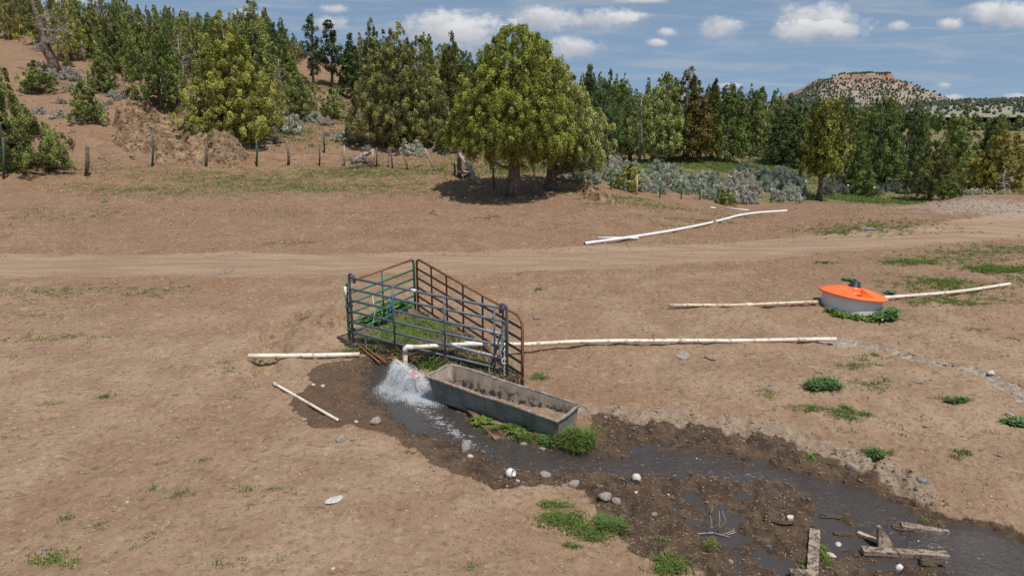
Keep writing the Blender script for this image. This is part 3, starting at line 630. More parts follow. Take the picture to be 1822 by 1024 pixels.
# ------------------------------------------------------------------ trough
ax = Vector((2.34, -1.54, 0)).normalized(); pr = Vector((.55, .835, 0)).normalized()
TO = Vector((-1.60, 11.60, 0)); Lt, Wt, Ht = 2.80, .78, .46
root = empty('stock_trough', (TO.x, TO.y, -.21), math.atan2(ax.y, ax.x), 'long weathered grey metal stock trough, empty and stained, below the corral panels', 'trough')
def ring(inset, endin, z, slope=.15):                  # local rectangle ring, length x, width y
    x0, x1, y0, y1 = endin, Lt-endin*.25, inset, Wt-inset
    return [Vector((x0, y0, z+slope*(1-x0/Lt))), Vector((x1, y0, z+slope*(1-x1/Lt))), Vector((x1, y1, z+slope*(1-x1/Lt))), Vector((x0, y1, z+slope*(1-x0/Lt)))]
def strip(mb, r0, r1, flip=False, div=14):
    for i in range(4):
        a, b, c, d = r0[i], r0[(i+1) % 4], r1[(i+1) % 4], r1[i]; k = len(mb.v); m_ = div if i % 2 == 0 else 5
        for j in range(m_+1):
            t = j/m_; w_ = .008*math.sin(j*2.1+i) if 0 < j < m_ else 0
            nrm = Vector((0, 1, 0)) if i % 2 == 0 else Vector((1, 0, 0))
            mb.v.append(tuple(a.lerp(b, t))); mb.v.append(tuple(d.lerp(c, t)+nrm*w_))
        for j in range(m_):
            q = (k+2*j, k+2*j+2, k+2*j+3, k+2*j+1); mb.f.append(q[::-1] if flip else q); mb.sm.append(False)
mb = MB(); strip(mb, ring(.105, .14, 0), ring(.045, .05, Ht)); k = len(mb.v); mb.v += [tuple(v) for v in ring(.105, .14, 0)]; mb.f.append((k+3, k+2, k+1, k)); mb.sm.append(False)
mb.build('outer_wall', M['galv'], root)
mb = MB(); strip(mb, ring(.112, .15, .03), ring(.052, .058, Ht-.001), True); k = len(mb.v); mb.v += [tuple(v) for v in ring(.104, .145, .03)]; mb.f.append((k, k+1, k+2, k+3)); mb.sm.append(False)
mb.build('inner_wall', M['galvin'], root)
mb = MB(); rr = ring(.02, .02, Ht); o_ = [rr[i].lerp(rr[(i+1) % 4], t) for i in range(4) for t in np.linspace(0, 1, 8)[:-1]]; o_.append(o_[0]); mb.tube([v+Vector((0, 0, .01*math.sin(i*1.7))) for i, v in enumerate(o_)], .030, 8, cap=False)
mb.build('rim', M['rustrim'], root)
mb = MB(); nx_, ny_ = 60, 14
for j in range(ny_+1):
    for i in range(nx_+1):
        t = i/nx_; x_ = .12+t*(Lt-.17); z_ = .11+.15*(1-x_/Lt)+.13*sstep(t, .45, .95)+.035*float(fbm(np.array([x_]), np.array([j*.05]), .25, 3, 5)[0]); ins = .095-.12*max(0, z_-.12)
        mb.v.append((x_, ins+(Wt-2*ins)*j/ny_, z_))
for j in range(ny_):
    for i in range(nx_): a = j*(nx_+1)+i; mb.f.append((a, a+1, a+nx_+2, a+nx_+1)); mb.sm.append(True)
mb.build('sediment', M['sediment'], root)

# ------------------------------------------------------------------ round tank with orange lid
tc_ = PY(1517, 545, 17.0); root = empty('water_tank', (tc_.x, 17.0, H(tc_.x, 17.0)-.06), 0, 'round milky plastic stock tank with an orange lid and black cap, tilted in the dirt', 'water tank')
root.rotation_euler = (R(-3.), R(6.5), 0); root.scale = (.91, .91, .91); root.location.x -= .07; root.location.z -= .06
RT = .80
mb = MB(); mb.lathe([(RT-.03, -.2), (RT-.03, .0), (RT-.01, .25), (RT, .44)], 64); mb.lathe([(RT-.02, .44), (RT-.03, .2), (RT-.04, -.1)], 64); mb.build('tank_wall', M['tankwall'], root)
NR, NT = 48, 180; mb = MB()
def lidz(r, th):
    t = r/.89; z = .47+.20*(1-t**1.7)
    for k, (a0, w0) in enumerate(((-1.72, .30), (2.35, .22), (.35, .22))):
        d = abs((th-a0+math.pi) % (2*math.pi)-math.pi)*r
        if .20 < r < .76:
            wid = .09+.20*(r-.2)/.5 if k == 0 else .05+.06*(r-.2)
            m_ = 1-sstep(np.array(d), wid, wid+.025); e_ = sstep(np.array(r), .2, .25)*(1-sstep(np.array(r), .70, .78)); floor_ = .50-.02*r
            z = z*(1-m_*e_)+min(z, floor_)*m_*e_
    return float(z)
for i in range(NR+1):
    r_ = .89*i/NR if i else .004
    for j in range(NT): th = 2*math.pi*j/NT; mb.v.append((r_*math.cos(th), r_*math.sin(th), lidz(r_, th)))
for i in range(NR):
    for j in range(NT): j2 = (j+1) % NT; mb.f.append((i*NT+j, (i+1)*NT+j, (i+1)*NT+j2, i*NT+j2)); mb.sm.append(True)
mb.lathe([(.89, .47), (.902, .462), (.902, .425), (.885, .42), (.86, .45)], 96)
lid = mb.build('lid', M['orange'], root)
mb = MB(); mb.lathe([(.20, .62), (.19, .66), (.145, .69), (.125, .80), (.105, .815), (.0, .818)], 28); mb.build('cap', M['black'], root)
mb = MB(); c0 = Vector((.54*math.cos(-1.72)-.06, .54*math.sin(-1.72), 0)); ds = [(-.10, .08), (.10, .08), (.10, .0), (.02, -.06), (-.02, -.06), (-.09, .0)]
k = len(mb.v)
for dx, dyy in ds:
    px, py = c0.x+dx+.05, c0.y+dyy; mb.v.append((px, py, lidz(math.hypot(px, py), math.atan2(py, px))+.022))
mb.f.append((5, 4, 3, 2, 1, 0)); mb.sm.append(False); mb.build('drinking_hole', M['darkwater'], root)

# ------------------------------------------------------------------ pipes
def ground_pts(px, dz):
    out_ = []
    for u, v in px: p = G(u, v); out_.append(Vector((p.x, p.y, p.z+dz)))
    return out_
def refine(pts, step=.4, wob=.012, mingap=None):
    out_ = []
    for a, b in zip(pts[:-1], pts[1:]):
        k = max(1, int((b-a).length/step))
        for i in range(k): out_.append(a.lerp(b, i/k))
    out_.append(pts[-1]); out_ = [p+Vector((0, 0, wob*math.sin(i*.9))) for i, p in enumerate(out_)]
    return out_
def smoothpts(pts, it=2):
    for _ in range(it):
        q = [pts[0]]
        for a, b in zip(pts[:-1], pts[1:]): q += [a.lerp(b, .25), a.lerp(b, .75)]
        q.append(pts[-1]); pts = q
    return pts
def pipe(pts, r, m, label, cat='pipe', group='loose plastic water pipes', bore_shade=True, couplers=(), name='water_pipe'):
    root = bar_ = MB().tube(pts, r, 10).build(name, m); tag(root, label, cat, group)
    for (i, rr, mm, L) in couplers:
        a = pts[i]; d = (pts[min(i+1, len(pts)-1)]-pts[max(i-1, 0)]).normalized()
        MB().tube([a-d*L, a+d*L], rr, 10).build('coupler', mm, root)
    for e, nb in ((pts[0], pts[1]), (pts[-1], pts[-2])):
        d = (e-nb).normalized(); MB().tube([e+d*.0005, e+d*.004], r*.78, 10).build('open_end', M['black'], root)  # black disc stands in for the shade inside the pipe
    return root
g = lambda u, v, z: P(u, v, H(*list(G(u, v))[:2])+z)
def gp(lst): return [g(*q) for q in lst]
pipe(refine(gp([(441,633,.09),(500,633,.09),(560,632,.08),(640,630,.06)]), .3, .004), .050, M['pvc'], 'thick pale pipe lying left of the corral, its end buried by the panel')
pp = refine(gp([(490,683,.05),(603,748,.04)]), .15, .0); pipe(pp, .027, M['pvc'], 'short thin pipe lying slanted on the round wet patch', couplers=((0, .036, M['pvcdirty'], .06),))
top = P(722, 618, .46); path = [top+Vector((.07, 0, .005)), P(800,614,.40), P(834,612,.37), P(940,612,.26), P(1020,608,.17), P(1100,606,.13), P(1300,606,.12), P(1487,603,.11)]
run = refine(path, .35, .003); rt = pipe(run, .046, M['pvc'], 'longest pale pipe, running right from the corral with a white elbow at its head', couplers=((15, .053, M['pvcdirty'], .07), (len(run)-3, .054, M['pvcdirty'], .09)))
MB().tube([top+Vector((.14, .01, 0)), top+Vector((.03, 0, .012)), top+Vector((-.01, 0, -.02)), top+Vector((-.015, 0, -.12))], .058, 12).build('elbow', M['pvcwhite'], rt)
MB().tube([top+Vector((-.015, 0, -.1)), top+Vector((-.03, -.02, -.55))], .046, 10).build('downpipe', M['pvcdirty'], rt)
MB().tube([P(826,611.5,.375), P(846,611.5,.365)], .056, 12).build('sleeve', M['pvcwhite'], rt)
s0 = P(703, 640, .36); s1 = P(744, 673, .20)
rt = pipe([s0, s0.lerp(s1, .5), s1], .045, M['pvcdirty'], 'short spout pipe with a red band that sprays water over the mud', group=None)
MB().tube([s0.lerp(s1, .74), s0.lerp(s1, .90)], .058, 12).build('red_band', M['redband'], rt)
MB().tube([s0.lerp(s1, .60), s0.lerp(s1, .66)], .052, 12).build('pink_band', M['redband'], rt)
mb = MB(); mb.tube([s0, s0+(s0-s1).normalized()*.10], .05, 8)
for k in range(4): a = k*1.57; mb.tube([s0+Vector((-.05, 0, .05)), s0+Vector((-.05+.09*math.cos(a), -.02, .05+.09*math.sin(a)))], .013, 6)
mb.build('valve', M['brass'], rt)
s2 = P(722, 662, .03); MB().tube([s0.lerp(s1, .1), s0.lerp(s1, .1)+Vector((-.02, .05, -.4))], .04, 8).build('strut', M['pvcdirty'], rt)
pipe(refine(gp([(1190,543,.08),(1300,543,.10),(1455,537,.08)]), .4, .003), .045, M['pvcdirty'], 'straight pale pipe reaching left from the orange lidded tank', couplers=((5, .052, M['pvc'], .07),))
pipe(refine(smoothpts(gp([(1572,529.5,.10),(1660,523,.08),(1720,517,.08),(1797,505,.07)])), .6, 0), .047, M['pvc'], 'slightly bent white pipe reaching right from the orange lidded tank')
pipe(refine(smoothpts(gp([(1040,433,.06),(1130,421,.06),(1210,408,.06),(1275,394,.06),(1325,380,.06),(1400,375,.05)])), .8, 0), .060, M['pvcwhite'], 'long curving white pipe beyond the dirt road near the sagebrush')
pipe(refine(gp([(1063,423,.05),(1136,423.5,.05)]), .8, 0), .045, M['pvcwhite'], 'short white pipe crossing the near end of the long curving one')
pipe(refine(gp([(1290,370.5,.06),(1333,374.5,.06)]), .8, 0), .050, M['pvcwhite'], 'short white pipe at the foot of the sagebrush band')
pipe(refine(gp([(1263,369.5,.04),(1273,369.8,.04)]), .8, 0), .045, M['pvcwhite'], 'stubby white pipe scrap left of the one by the sagebrush')
pipe(refine(gp([(1790,733,.04),(1845,762,.04)]), .3, 0), .024, M['pvc'], 'thin white pipe cut off by the right edge of the photo')
q = G(1272, 398); mb = MB(); mb.box(q+Vector((0, 0, .12)), (.08, .05, .34)); tag(mb.build('wooden_stake', M['tanwood']), 'small pale stake propping the long curving white pipe', 'stake')

# ------------------------------------------------------------------ rocks
def rock_mesh(seed, flat=.62, ang=.28, res=3):
    import bmesh
    bm = bmesh.new(); bmesh.ops.create_icosphere(bm, subdivisions=res, radius=.5)
    rs = np.random.default_rng(seed); nrm = rs.normal(size=(9, 3)); nrm /= np.linalg.norm(nrm, axis=1)[:, None]; off = rs.uniform(.30, .46, 9)
    for v in bm.verts:
        c = np.array(v.co)
        for a, b in zip(nrm, off):
            e = c@a-b
            if e > 0: c = c-a*e*.85
        c *= 1+ang*.35*math.sin(c[0]*7+seed)*math.sin(c[1]*6+seed*2)
        v.co = (c[0]*1.1, c[1]*.9, c[2]*flat)
    me = bpy.data.meshes.new('rock'); bm.to_mesh(me); bm.free(); me.polygons.foreach_set('use_smooth', [True]*len(me.polygons)); return me
RM = [rock_mesh(i, .6+.1*(i % 3)) for i in range(5)]; FLAT = rock_mesh(9, .22)
ROCKS = [(668,753,25,'rock','rounded pale grey rock on the rim of the round wet patch'),(608,784,23,'rock','grey rock on dry soil below the round wet patch'),(827,798,27,'rock','tan rock in the mud above the flat stream bend'),(970,847,23,'rock','smooth oval grey rock right of the white jug'),
 (1022,863,22,'rock','tan rounded rock on the dark mud right of the oval one'),(1076,886,26,'rock','muddy brown rock half sunk by the grass clump'),(1097,893,20,'rock','second muddy rock touching the grassy bank'),(921,856,9,'palerock','tiny pale stone at the foot of the white jug'),
 (634,751,9,'palerock','small pale stone beside the rounded pale grey rock'),(628,783,10,'rock','pebble right of the grey rock on dry soil'),(558,686,10,'palerock','upper pale stone inside the wet patch'),(574,688,10,'palerock','right hand pale stone inside the wet patch'),(526,735,9,'rock','stone at the left edge of the wet patch'),(541,748,12,'rock','flat stone at the lower left rim of the wet patch'),
 (837,813,11,'palerock','small pale stone below the tan rock in the mud'),(816,757,7,'palerock','tiny stone on the mud left of the plank'),(957,806,10,'palerock','pale stone in the shallows under the trough'),(931,791,13,'rock','brown stone by the weeds under the trough'),(965,800,14,'rock','grey stone beside the weeds at the trough corner'),(1035,803,10,'palerock','pale stone by the grass tuft at the trough end'),
 (1763,666,15,'palerock','pale stone lying in the grey dried runnel'),(1371,686,10,'bluerock','blue grey stone left of the big grass tuft'),(318,777,10,'bluerock','small blue grey stone alone on the left soil'),(772,836,9,'bluerock','blue grey pebble below the muddy slope'),(80,978,9,'bluerock','dark flat stone at the bottom left'),(227,894,9,'palerock','pale flat pebble on the lower left soil'),
 (1490,972,24,'palerock','white angular stone right of the upright board end'),(1478,989,18,'palerock','second white angular stone below the first'),(1640,857,22,'bluerock','blue grey stone in the roots on the far bank'),(1516,834,24,'rock','mud covered rock on the far bank'),(1300,1000,12,'rock','brown stone in the lower mud'),
 (1163,917,14,'rock','brown clod-like stone in the mud flat'),(894,943,8,'rock','tiny brown stone left of the bottom grass'),(593,1012,9,'palerock','pale pebble near the bottom edge'),(1648,760,9,'rock','small brown stone on the far bare slope'),(1779,811,9,'rock','lone small stone on the right slope')]
for i, (u, v, wpx, mk, lab) in enumerate(ROCKS):
    p = G(u, v); s = wpx/FPX*p.y*1.08
    o = meshobj('rock', RM[i % 5].copy()); o.data.materials.clear(); o.data.materials.append(M[mk]); o.location = p+Vector((0, 0, s*.12)); o.scale = (s, s*random.uniform(.75, 1), s*random.uniform(.8, 1.1)); o.rotation_euler = (random.uniform(-.2, .2), random.uniform(-.2, .2), random.uniform(0, 6.3))
    tag(o, lab, 'rock', 'rocks around the stream')
for u, v, wpx, mk, lab in ((594,890,36,'palerock','flat pale star-shaped stone on the lower soil'),(1545,407,24,'bluerock','flat grey stone in the grass beyond the road'),(1215,633,40,'rock','flat tan stone on the soil below the long pipe'),(400,484,40,'tan','flat tan cow pat on the road edge'),(1631,679,22,'tan','reddish dry cow pat on the slope right of the big grass tuft'),(1574,670,18,'tan','dry cow pat above the reddish one right of the big grass tuft'),(955,565,20,'tan','broken dry cow pat behind the right end of the corral'),(1455,660,20,'tan','dry cow pat just above the big grass tuft'),(172,706,22,'tan','crusty cow pat beside the small weed on the left soil'),(625,342-20,12,'tan','old cow pat on the grass strip below the fence'),(1265,637,24,'tan','crumbled cow pat right of the flat tan stone')):
    p = G(u, v); s = wpx/FPX*p.y
    if mk == 'tan': mk = 'wood'; nm, ct = 'cow_pat', 'cow pat'
    else: nm, ct = 'rock', 'rock'
    o = meshobj(nm, FLAT.copy()); o.data.materials.append(M[mk]); o.location = p+Vector((0, 0, .01)); o.scale = (s, s*.8, s*.8); o.rotation_euler.z = random.uniform(0, 6); tag(o, lab, ct)
# white jug, pale float, shards
def jug(u, v, wpx, m, rot, lab, name='plastic_jug', cat='jug'):
    p = G(u, v); s = wpx/FPX*p.y; root = empty(name, p+Vector((0, 0, s*.35)), 0, lab, cat); root.rotation_euler = rot
    mb = MB(); a = s*.5; mb.lathe([(.0, -.85*a), (.45*a, -.80*a), (.8*a, -.55*a), (.97*a, -.1*a), (.92*a, .35*a), (.72*a, .62*a), (.66*a, .80*a), (.55*a, .70*a), (.5*a, .1*a), (.0, -.1*a)], 24); mb.build('shell', m, root)
    mb = MB(); mb.lathe([(.0, .12*a), (.50*a, .13*a)], 16); mb.build('dark_opening', M['black'], root)  # black disc across the mouth draws the shade inside
    mb = MB(); mb.lathe([(.665*a, .79*a), (.71*a, .82*a), (.665*a, .87*a), (.60*a, .82*a), (.62*a, .77*a)], 24); mb.build('broken_rim', m, root)
jug(908, 848, 21, M['white'], (R(60), R(35), R(40)), 'broken white plastic jug on the mud edge below the trough')
jug(1132, 855, 19, M['offwhite'], (R(115), R(-8), R(-15)), 'stained round plastic pot with a dark mouth on the mud flat', 'plastic_pot', 'pot')
def shard(u, v, wpx, m, rz, lab, dome=.3):
    p = G(u, v); p.z = max(p.z, WZ(p.x, p.y)); s = wpx/FPX*p.y*.5; mb = MB(); k = 9; random.seed(int(u)); top_ = []
    ring1 = [(s*random.uniform(.8, 1.1)*math.cos(6.283*i/k), s*random.uniform(.55, .85)*math.sin(6.283*i/k)) for i in range(k)]
    for z_, f_ in ((-.02, 1), (.015, 1), (s*dome, .55), (s*dome*1.2, .05)):
        for x_, y_ in ring1: mb.v.append((x_*f_, y_*f_, z_))
    for r_ in range(3):
        for i in range(k): j = (i+1) % k; mb.f.append((r_*k+i, r_*k+j, (r_+1)*k+j, (r_+1)*k+i)); mb.sm.append(r_ > 0)
    mb.f.append(tuple(3*k+i for i in range(k))); mb.sm.append(True)
    o = mb.build('plastic_shard', m); o.location = p; o.rotation_euler.z = rz; tag(o, lab, 'plastic scrap', 'white scraps in the mud')
shard(1406, 921, 17, M['offwhite'], .6, 'crumpled white scrap on a mud hump in the stream', .3)
shard(1600, 1011, 20, M['white'], 0, 'white dome-shaped scrap in the water below the long plank', .8)
shard(1208-76, 876, 9, M['offwhite'], 1, 'tiny pale scrap below the round pot', .4)
shard(1189, 882, 6, M['offwhite'], 2, 'smallest pale scrap on the mud flat', .6)

# ------------------------------------------------------------------ boards in the stream
def plank(u0, v0, u1, v1, wm, th, m, lab, z0=.03, z1=.03, roll=0, taper=1.):
    a = G(u0, v0); b = G(u1, v1); a.z = max(a.z, WZ(a.x, a.y))+z0; b.z = max(b.z, WZ(b.x, b.y))+z1
    d = (b-a).normalized(); s_ = d.cross(Vector((0, 0, 1))).normalized(); s_ = Matrix.Rotation(roll, 3, d) @ s_; n_ = s_.cross(d); K = 12; mb = MB()
    for i in range(K+1):
        t = i/K; c = a.lerp(b, t); ww = wm*.5*(1+(taper-1)*t)*(1+.08*math.sin(i*2.3+u0)); hh = th*.5*(1+.1*math.sin(i*1.7))
        for sx, sz in ((-1, -1), (1, -1), (1, 1), (-1, 1)): mb.v.append(tuple(c+s_*ww*sx+n_*hh*sz))
    for i in range(K):
        for k in range(4): k2 = (k+1) % 4; mb.f.append((i*4+k, i*4+k2, i*4+4+k2, i*4+4+k)); mb.sm.append(False)
    mb.f.append((3, 2, 1, 0)); mb.f.append((K*4, K*4+1, K*4+2, K*4+3)); mb.sm += [False]*2
    return tag(mb.build('plank', m), lab, 'plank', 'old boards in the stream')
plank(822, 725, 886, 790, .12, .05, M['wetwood'], 'brown wet plank slanting from under the trough into the stream', .10, .01)
plank(1449, 950, 1444, 1036, .13, .07, M['wood'], 'mud caked board pointing at the camera, leftmost in the stream', .05, .04)
plank(1533, 987, 1682, 1006, .11, .06, M['wood'], 'long weathered plank lying across the stream near the bottom', .05, .02)
plank(1524, 962, 1563, 974, .06, .04, M['tanwood'], 'short narrow board end touching the triangular board', .03, .04)
plank(1600, 957, 1685, 962, .14, .05, M['wood'], 'pale splintered board in the open water, farthest upstream', .03, .01, 0, .5)
plank(1405, 1023, 1443, 1024, .08, .05, M['wood'], 'board end lying crosswise at the bottom edge', .04, .03)
a = G(1574, 984); a.z = WZ(a.x, a.y); mb = MB(); pr_ = [(-.085, -.03), (.10, -.03), (.115, .10), (-.02, .30), (-.06, .29)]
for yy_ in (0, .05):
    for x_, z_ in pr_: mb.v.append((x_, yy_+z_*.35, z_))
mb.f += [(0,1,2,3,4), (9,8,7,6,5)]+[(i, i+5, (i+1) % 5+5, (i+1) % 5) for i in range(5)]; mb.sm += [False]*7
o = mb.build('plank', M['wood']); o.location = a; o.rotation_euler.z = .1; tag(o, 'broken triangular board standing upright against the long plank', 'plank', 'old boards in the stream')
# clods of mud round the boards
def clodpile(u, v, wpx, hpx, lab):
    p = G(u, v); p.z = max(p.z, WZ(p.x, p.y)); sx = wpx/FPX*p.y*.5; me = rock_mesh(int(u), .5, .8, 4); V = np.array([list(q.co) for q in me.vertices])
    f = 1+.35*fbm(V[:, 0]*1.0+u, V[:, 1]+V[:, 2], .25, 4, 7, .7); V = V*f[:, None]; me.vertices.foreach_set('co', V.astype(np.float32).ravel())
    o = meshobj('mud_clump', me, M['mudclump']); o.location = p; o.scale = (sx*2, sx*1.3*hpx/wpx*2.4, sx*.7); tag(o, lab, 'mud clump', 'mud clumps in the stream')
M['mudclump'] = simple('mud_clump', (.075, .052, .035), (.20, .145, .095), 12, .8, 1., 22, .03, c3=(.27, .21, .14))
clodpile(1598, 955, 42, 22, 'dark mud clump banked against the pale splintered board'); clodpile(1655, 1000, 52, 16, 'mud clump plastered on the right end of the long plank')
clodpile(1505, 955, 44, 12, 'low mud clump left of the triangular board'); clodpile(1392, 928, 44, 14, 'mud hump under the crumpled white scrap'); clodpile(1480, 925, 50, 12, 'mud bar splitting the stream upstream of the boards')
# driftwood twig
b0_ = g(1240, 949, .04); b1_ = g(1300, 955, .05); mb = MB(); mb.tube([b0_, b0_.lerp(b1_, .5)+Vector((0, .02, .03)), b1_], [.010, .012, .006], 5)
for t, dx, h_ in ((.3, .12, .22), (.5, .28, .30), (.62, .05, .3), (.75, .3, .06), (.9, .2, .02)):
    s_ = b0_.lerp(b1_, t)+Vector((0, .01, .02)); mb.tube([s_, s_+Vector((dx*.6, .05, h_*.55)), s_+Vector((dx*.4, .08, h_))], [.008, .006, .003], 5)
tag(mb.build('dead_branch', M['greywood']), 'bare grey forked twig lying on the lower mud flat', 'branch')

# ------------------------------------------------------------------ fences
def post(root, u, vt, vb, m, wpx, lean_u=0, tip=None, name='post', n=7):
    b = G(u, vb); t = PY(u+lean_u, vt, b.y); r = wpx/FPX*b.y*.5
    b = b-Vector((0, 0, .15)); md = b.lerp(t, .5)+Vector((r*.6, 0, 0))
    o = MB().tube([b, md, t], [r*1.05, r, r*.92], n, jit=.1).build(name, m, root)
    if tip: MB().tube([t-Vector((0, 0, .14)), t+Vector((0, 0, .01))], r*.95, 6).build('white_tip', M['posttip'], o)
    return b, t
fr = empty('wire_fence', G(150, 313), 0, 'barbed wire fence on mixed steel and wooden posts along the foot of the hill', 'fence')
fr.location = (0, 0, 0)
FP = [(5,245,318,'tpost',4.2,0,0),(152,260,313,'postwood',6.5,3,0),(270,240,296,'tpost',3.4,2,0),(366,256,296,'postwood',5,0,0),(456,247,296,'tpost',3.4,0,0),(513,260,294,'postwood',4.6,-1,0),(568,257,295,'tpost',3,0,0),
      (612,258,296,'greywood',3.6,0,0),(669,262,298,'tpost',3,1,0),(699,262,300,'postwood',3,-6,0),(726,274,302,'postwood',3,-9,0),(775,264,305,'greywood',3.6,-19,0),(809,290,311,'tpost',3.4,-1,0)]
tops = []
for u, vt, vb, mk, wp, ln_, tp in FP: tops.append(post(fr, u, vt, vb, M[mk], wp, ln_, tp))
for f_ in (.92, .66, .38):
    mb = MB()
    for (b, t), (b2, t2) in zip(tops[:-1], tops[1:]):
        p0 = b.lerp(t, f_); p1 = b2.lerp(t2, f_); mb.tube([p0, p0.lerp(p1, .5)-Vector((0, 0, .05)), p1], .006, 4, cap=False)
    mb.build('wire', M['wire'], fr)
post_t = empty('loose_post', (0, 0, 0)); bpy.data.objects.remove(post_t)
def lone(u, vt, vb, mk, wp, ln_, lab, name='fence_post', grp='single fence posts'):
    b = G(u, vb); t = PY(u+ln_, vt, b.y); r = wp/FPX*b.y*.5; o = MB().tube([b-Vector((0, 0, .1)), b.lerp(t, .5), t], [r, r, r*.9], 7, jit=.12).build(name, M[mk]); tag(o, lab, 'post', grp)
lone(577, 234, 272, 'tpost', 3, 0, 'green steel post standing alone behind the wire fence'); lone(660, 265, 299, 'tanwood', 4, 4, 'orange tan post leaning beside the log heap')
lone(691, 262, 296, 'postwood', 1.2, 0, 'thinnest stick by the leaning fence posts')
br = empty('fence_brace', (0, 0, 0), 0, 'weathered timber fence corner brace left of the biggest juniper', 'fence brace')
def tb(name, a, b, wp, mk):
    r = wp/FPX*a.y*.5; return MB().tube([a, a.lerp(b, .5), b], [r*1.05, r, r*.9], 8, jit=.12).build(name, M[mk], br)
q = G(817, 316); tb('corner_post', q-Vector((0, 0, .1)), PY(818, 248, q.y), 8, 'postwood'); q2 = G(855, 329); tb('diagonal_pole', q2, PY(818, 274, q.y-.2), 7, 'greywood'); tb('cross_pole', PY(814, 305, q.y-.15), PY(842, 307, q.y-.3), 5, 'greywood')
fr2 = empty('wire_fence', (0, 0, 0), 0, 'thin wire fence on slim green posts with white tips in front of the sagebrush', 'fence')
FP2 = [(879,284,336,'postwood',3.6,-4,0),(955,288,338,'greywood',3,-8,0),(1036,295,328,'tpost',2.6,0,0),(1087,298,337,'tpost',2.8,0,0),(1131,312,346,'tanwood',4.5,2,0),(1174,318,352,'tpost',2.4,0,1),(1212,320,354,'tpost',2.2,0,1),(1245,325,356,'tpost',2.2,0,1),(1276,328,358,'tpost',2.2,0,1),(1330,330,360,'tpost',2.2,0,1),(1372,335,361,'tpost',2.2,0,1),(1423,345,362,'greywood',3.4,0,0)]
tops = [post(fr2, u, vt, vb, M[mk], wp, ln_, tp) for u, vt, vb, mk, wp, ln_, tp in FP2]
for f_ in (.85, .5):
    mb = MB()
    for (b, t), (b2, t2) in zip(tops[:-1], tops[1:]): p0 = b.lerp(t, f_); p1 = b2.lerp(t2, f_); mb.tube([p0, p0.lerp(p1, .5)-Vector((0, 0, .05)), p1], .005, 4, cap=False)
    mb.build('wire', M['wire'], fr2)
for u, v in ((1088, 334), (1096, 336)):
    a = G(u, v); b = PY(u+36, v-24, a.y+.3); MB().tube([a, b], .05, 6).build('brace_pole', M['greywood'], fr2)
for i, (u, v) in enumerate(((1432,340),(1506,347),(1553,358))):
    b = G(u, v+4 if v < 350 else v-3); o = MB().tube([b, b+Vector((0, 0, .75))], .022, 6).build('marker_post', M['tpost']); tag(o, ['white tipped marker post just left of the lone yellow green juniper', 'white tipped marker post by the grey shrubs right of the lone juniper', 'white tipped marker post on the low green grass'][i], 'post', 'marker posts beyond the road')
    MB().tube([b+Vector((0, 0, .7)), b+Vector((0, 0, .84))], .05, 6).build('white_tip', M['posttip'], o)

# ------------------------------------------------------------------ rock outcrop, boulder, logs
def outcrop(px, name, hgt, m, label, cat, sz=.9, soft=.8, seed=3, step=.09):
    poly = np.array([list(G(u, v))[:2] for u, v in px]); x0, y0 = poly.min(0)-.5; x1, y1 = poly.max(0)+.5
    ax_ = np.arange(x0, x1, step); ay_ = np.arange(y0, y1, step); X, Y = np.meshgrid(ax_, ay_); x, y = X.ravel(), Y.ravel()
    d = polysd(x+.5*fbm(x, y, 1.6, 3, seed), y+.5*fbm(x, y, 1.6, 3, seed+1), poly); m_ = 1-sstep(d, -soft, .15)
    q_ = x*.45+y*.25; st_ = fbm(x*.6, y, sz*2.4, 4, seed+4, .42); r_ = 1-2*np.abs(fbm(x*.5+y*.3, y, sz*1.1, 3, seed+2, .5))
    ter = hgt*m_*(.34+.60*st_+.30*r_); stp = hgt*.24; tt = ter/stp; tq = (np.floor(tt)+sstep(tt-np.floor(tt), .25, .75))*stp; ter = ter*.4+tq*.6+.045*hgt*fbm(x, y, .6, 3, seed+9)*m_
    dxx = .12*hgt*fbm(x, y, .9, 2, seed+11)*m_
    z = terr(x, y)-.12+ter+.32*m_
    n1 = len(ax_); i_, j_ = np.meshgrid(np.arange(n1-1), np.arange(len(ay_)-1)); b_ = (j_*n1+i_).ravel(); f = np.c_[b_, b_+1, b_+1+n1, b_+n1]; f = f[(m_[f] > .02).any(1)]
    u_, inv = np.unique(f, return_inverse=True); o = meshobj(name, npmesh(name, np.c_[x+dxx, y-dxx, z][u_], inv.reshape(f.shape), False), m); tag(o, label, cat); return o
outcrop([(195,246),(215,200),(262,188),(330,190),(385,212),(430,258),(445,288),(420,298),(372,294),(300,296),(262,284),(225,264)], 'rock_outcrop', 1.25, M['outcrop'], 'craggy brown rock outcrop on the hillside under the yellow green juniper', 'rock outcrop')
outcrop([(1035,345),(1050,337),(1066,345),(1078,358),(1062,362)], 'boulder', .22, M['outcrop'], 'low grey boulder in the bank right of the biggest juniper', 'boulder', .4, .3, 8, .06)
outcrop([(466,640),(468,592),(490,572),(512,560),(522,572),(498,590),(484,610)], 'earth_bank', .10, M['soilbank'] if 'soilbank' in M else M['mudclump'], 'x', 'x', .3, .2, 12, .05) if False else None
mb = MB(); a = G(627, 292); b = PY(664, 268, a.y+.6); mb.tube([a+Vector((0, 0, .1)), a.lerp(b, .5)+Vector((0, 0, .1)), b], [.2, .17, .07], 9, jit=.3)
for k in range(14):
    s_ = a.lerp(b, random.uniform(.2, .9)); d_ = Vector((random.uniform(-.3, .5), random.uniform(-.5, .2), random.uniform(-.35, .35))); mb.tube([s_, s_+d_*.6, s_+d_], [.07, .05, .02], 6, jit=.3)
tag(mb.build('fallen_log', M['deadwood']), 'twisted dead log heap behind the leaning fence posts', 'log')
a = G(655, 292); mb = MB()
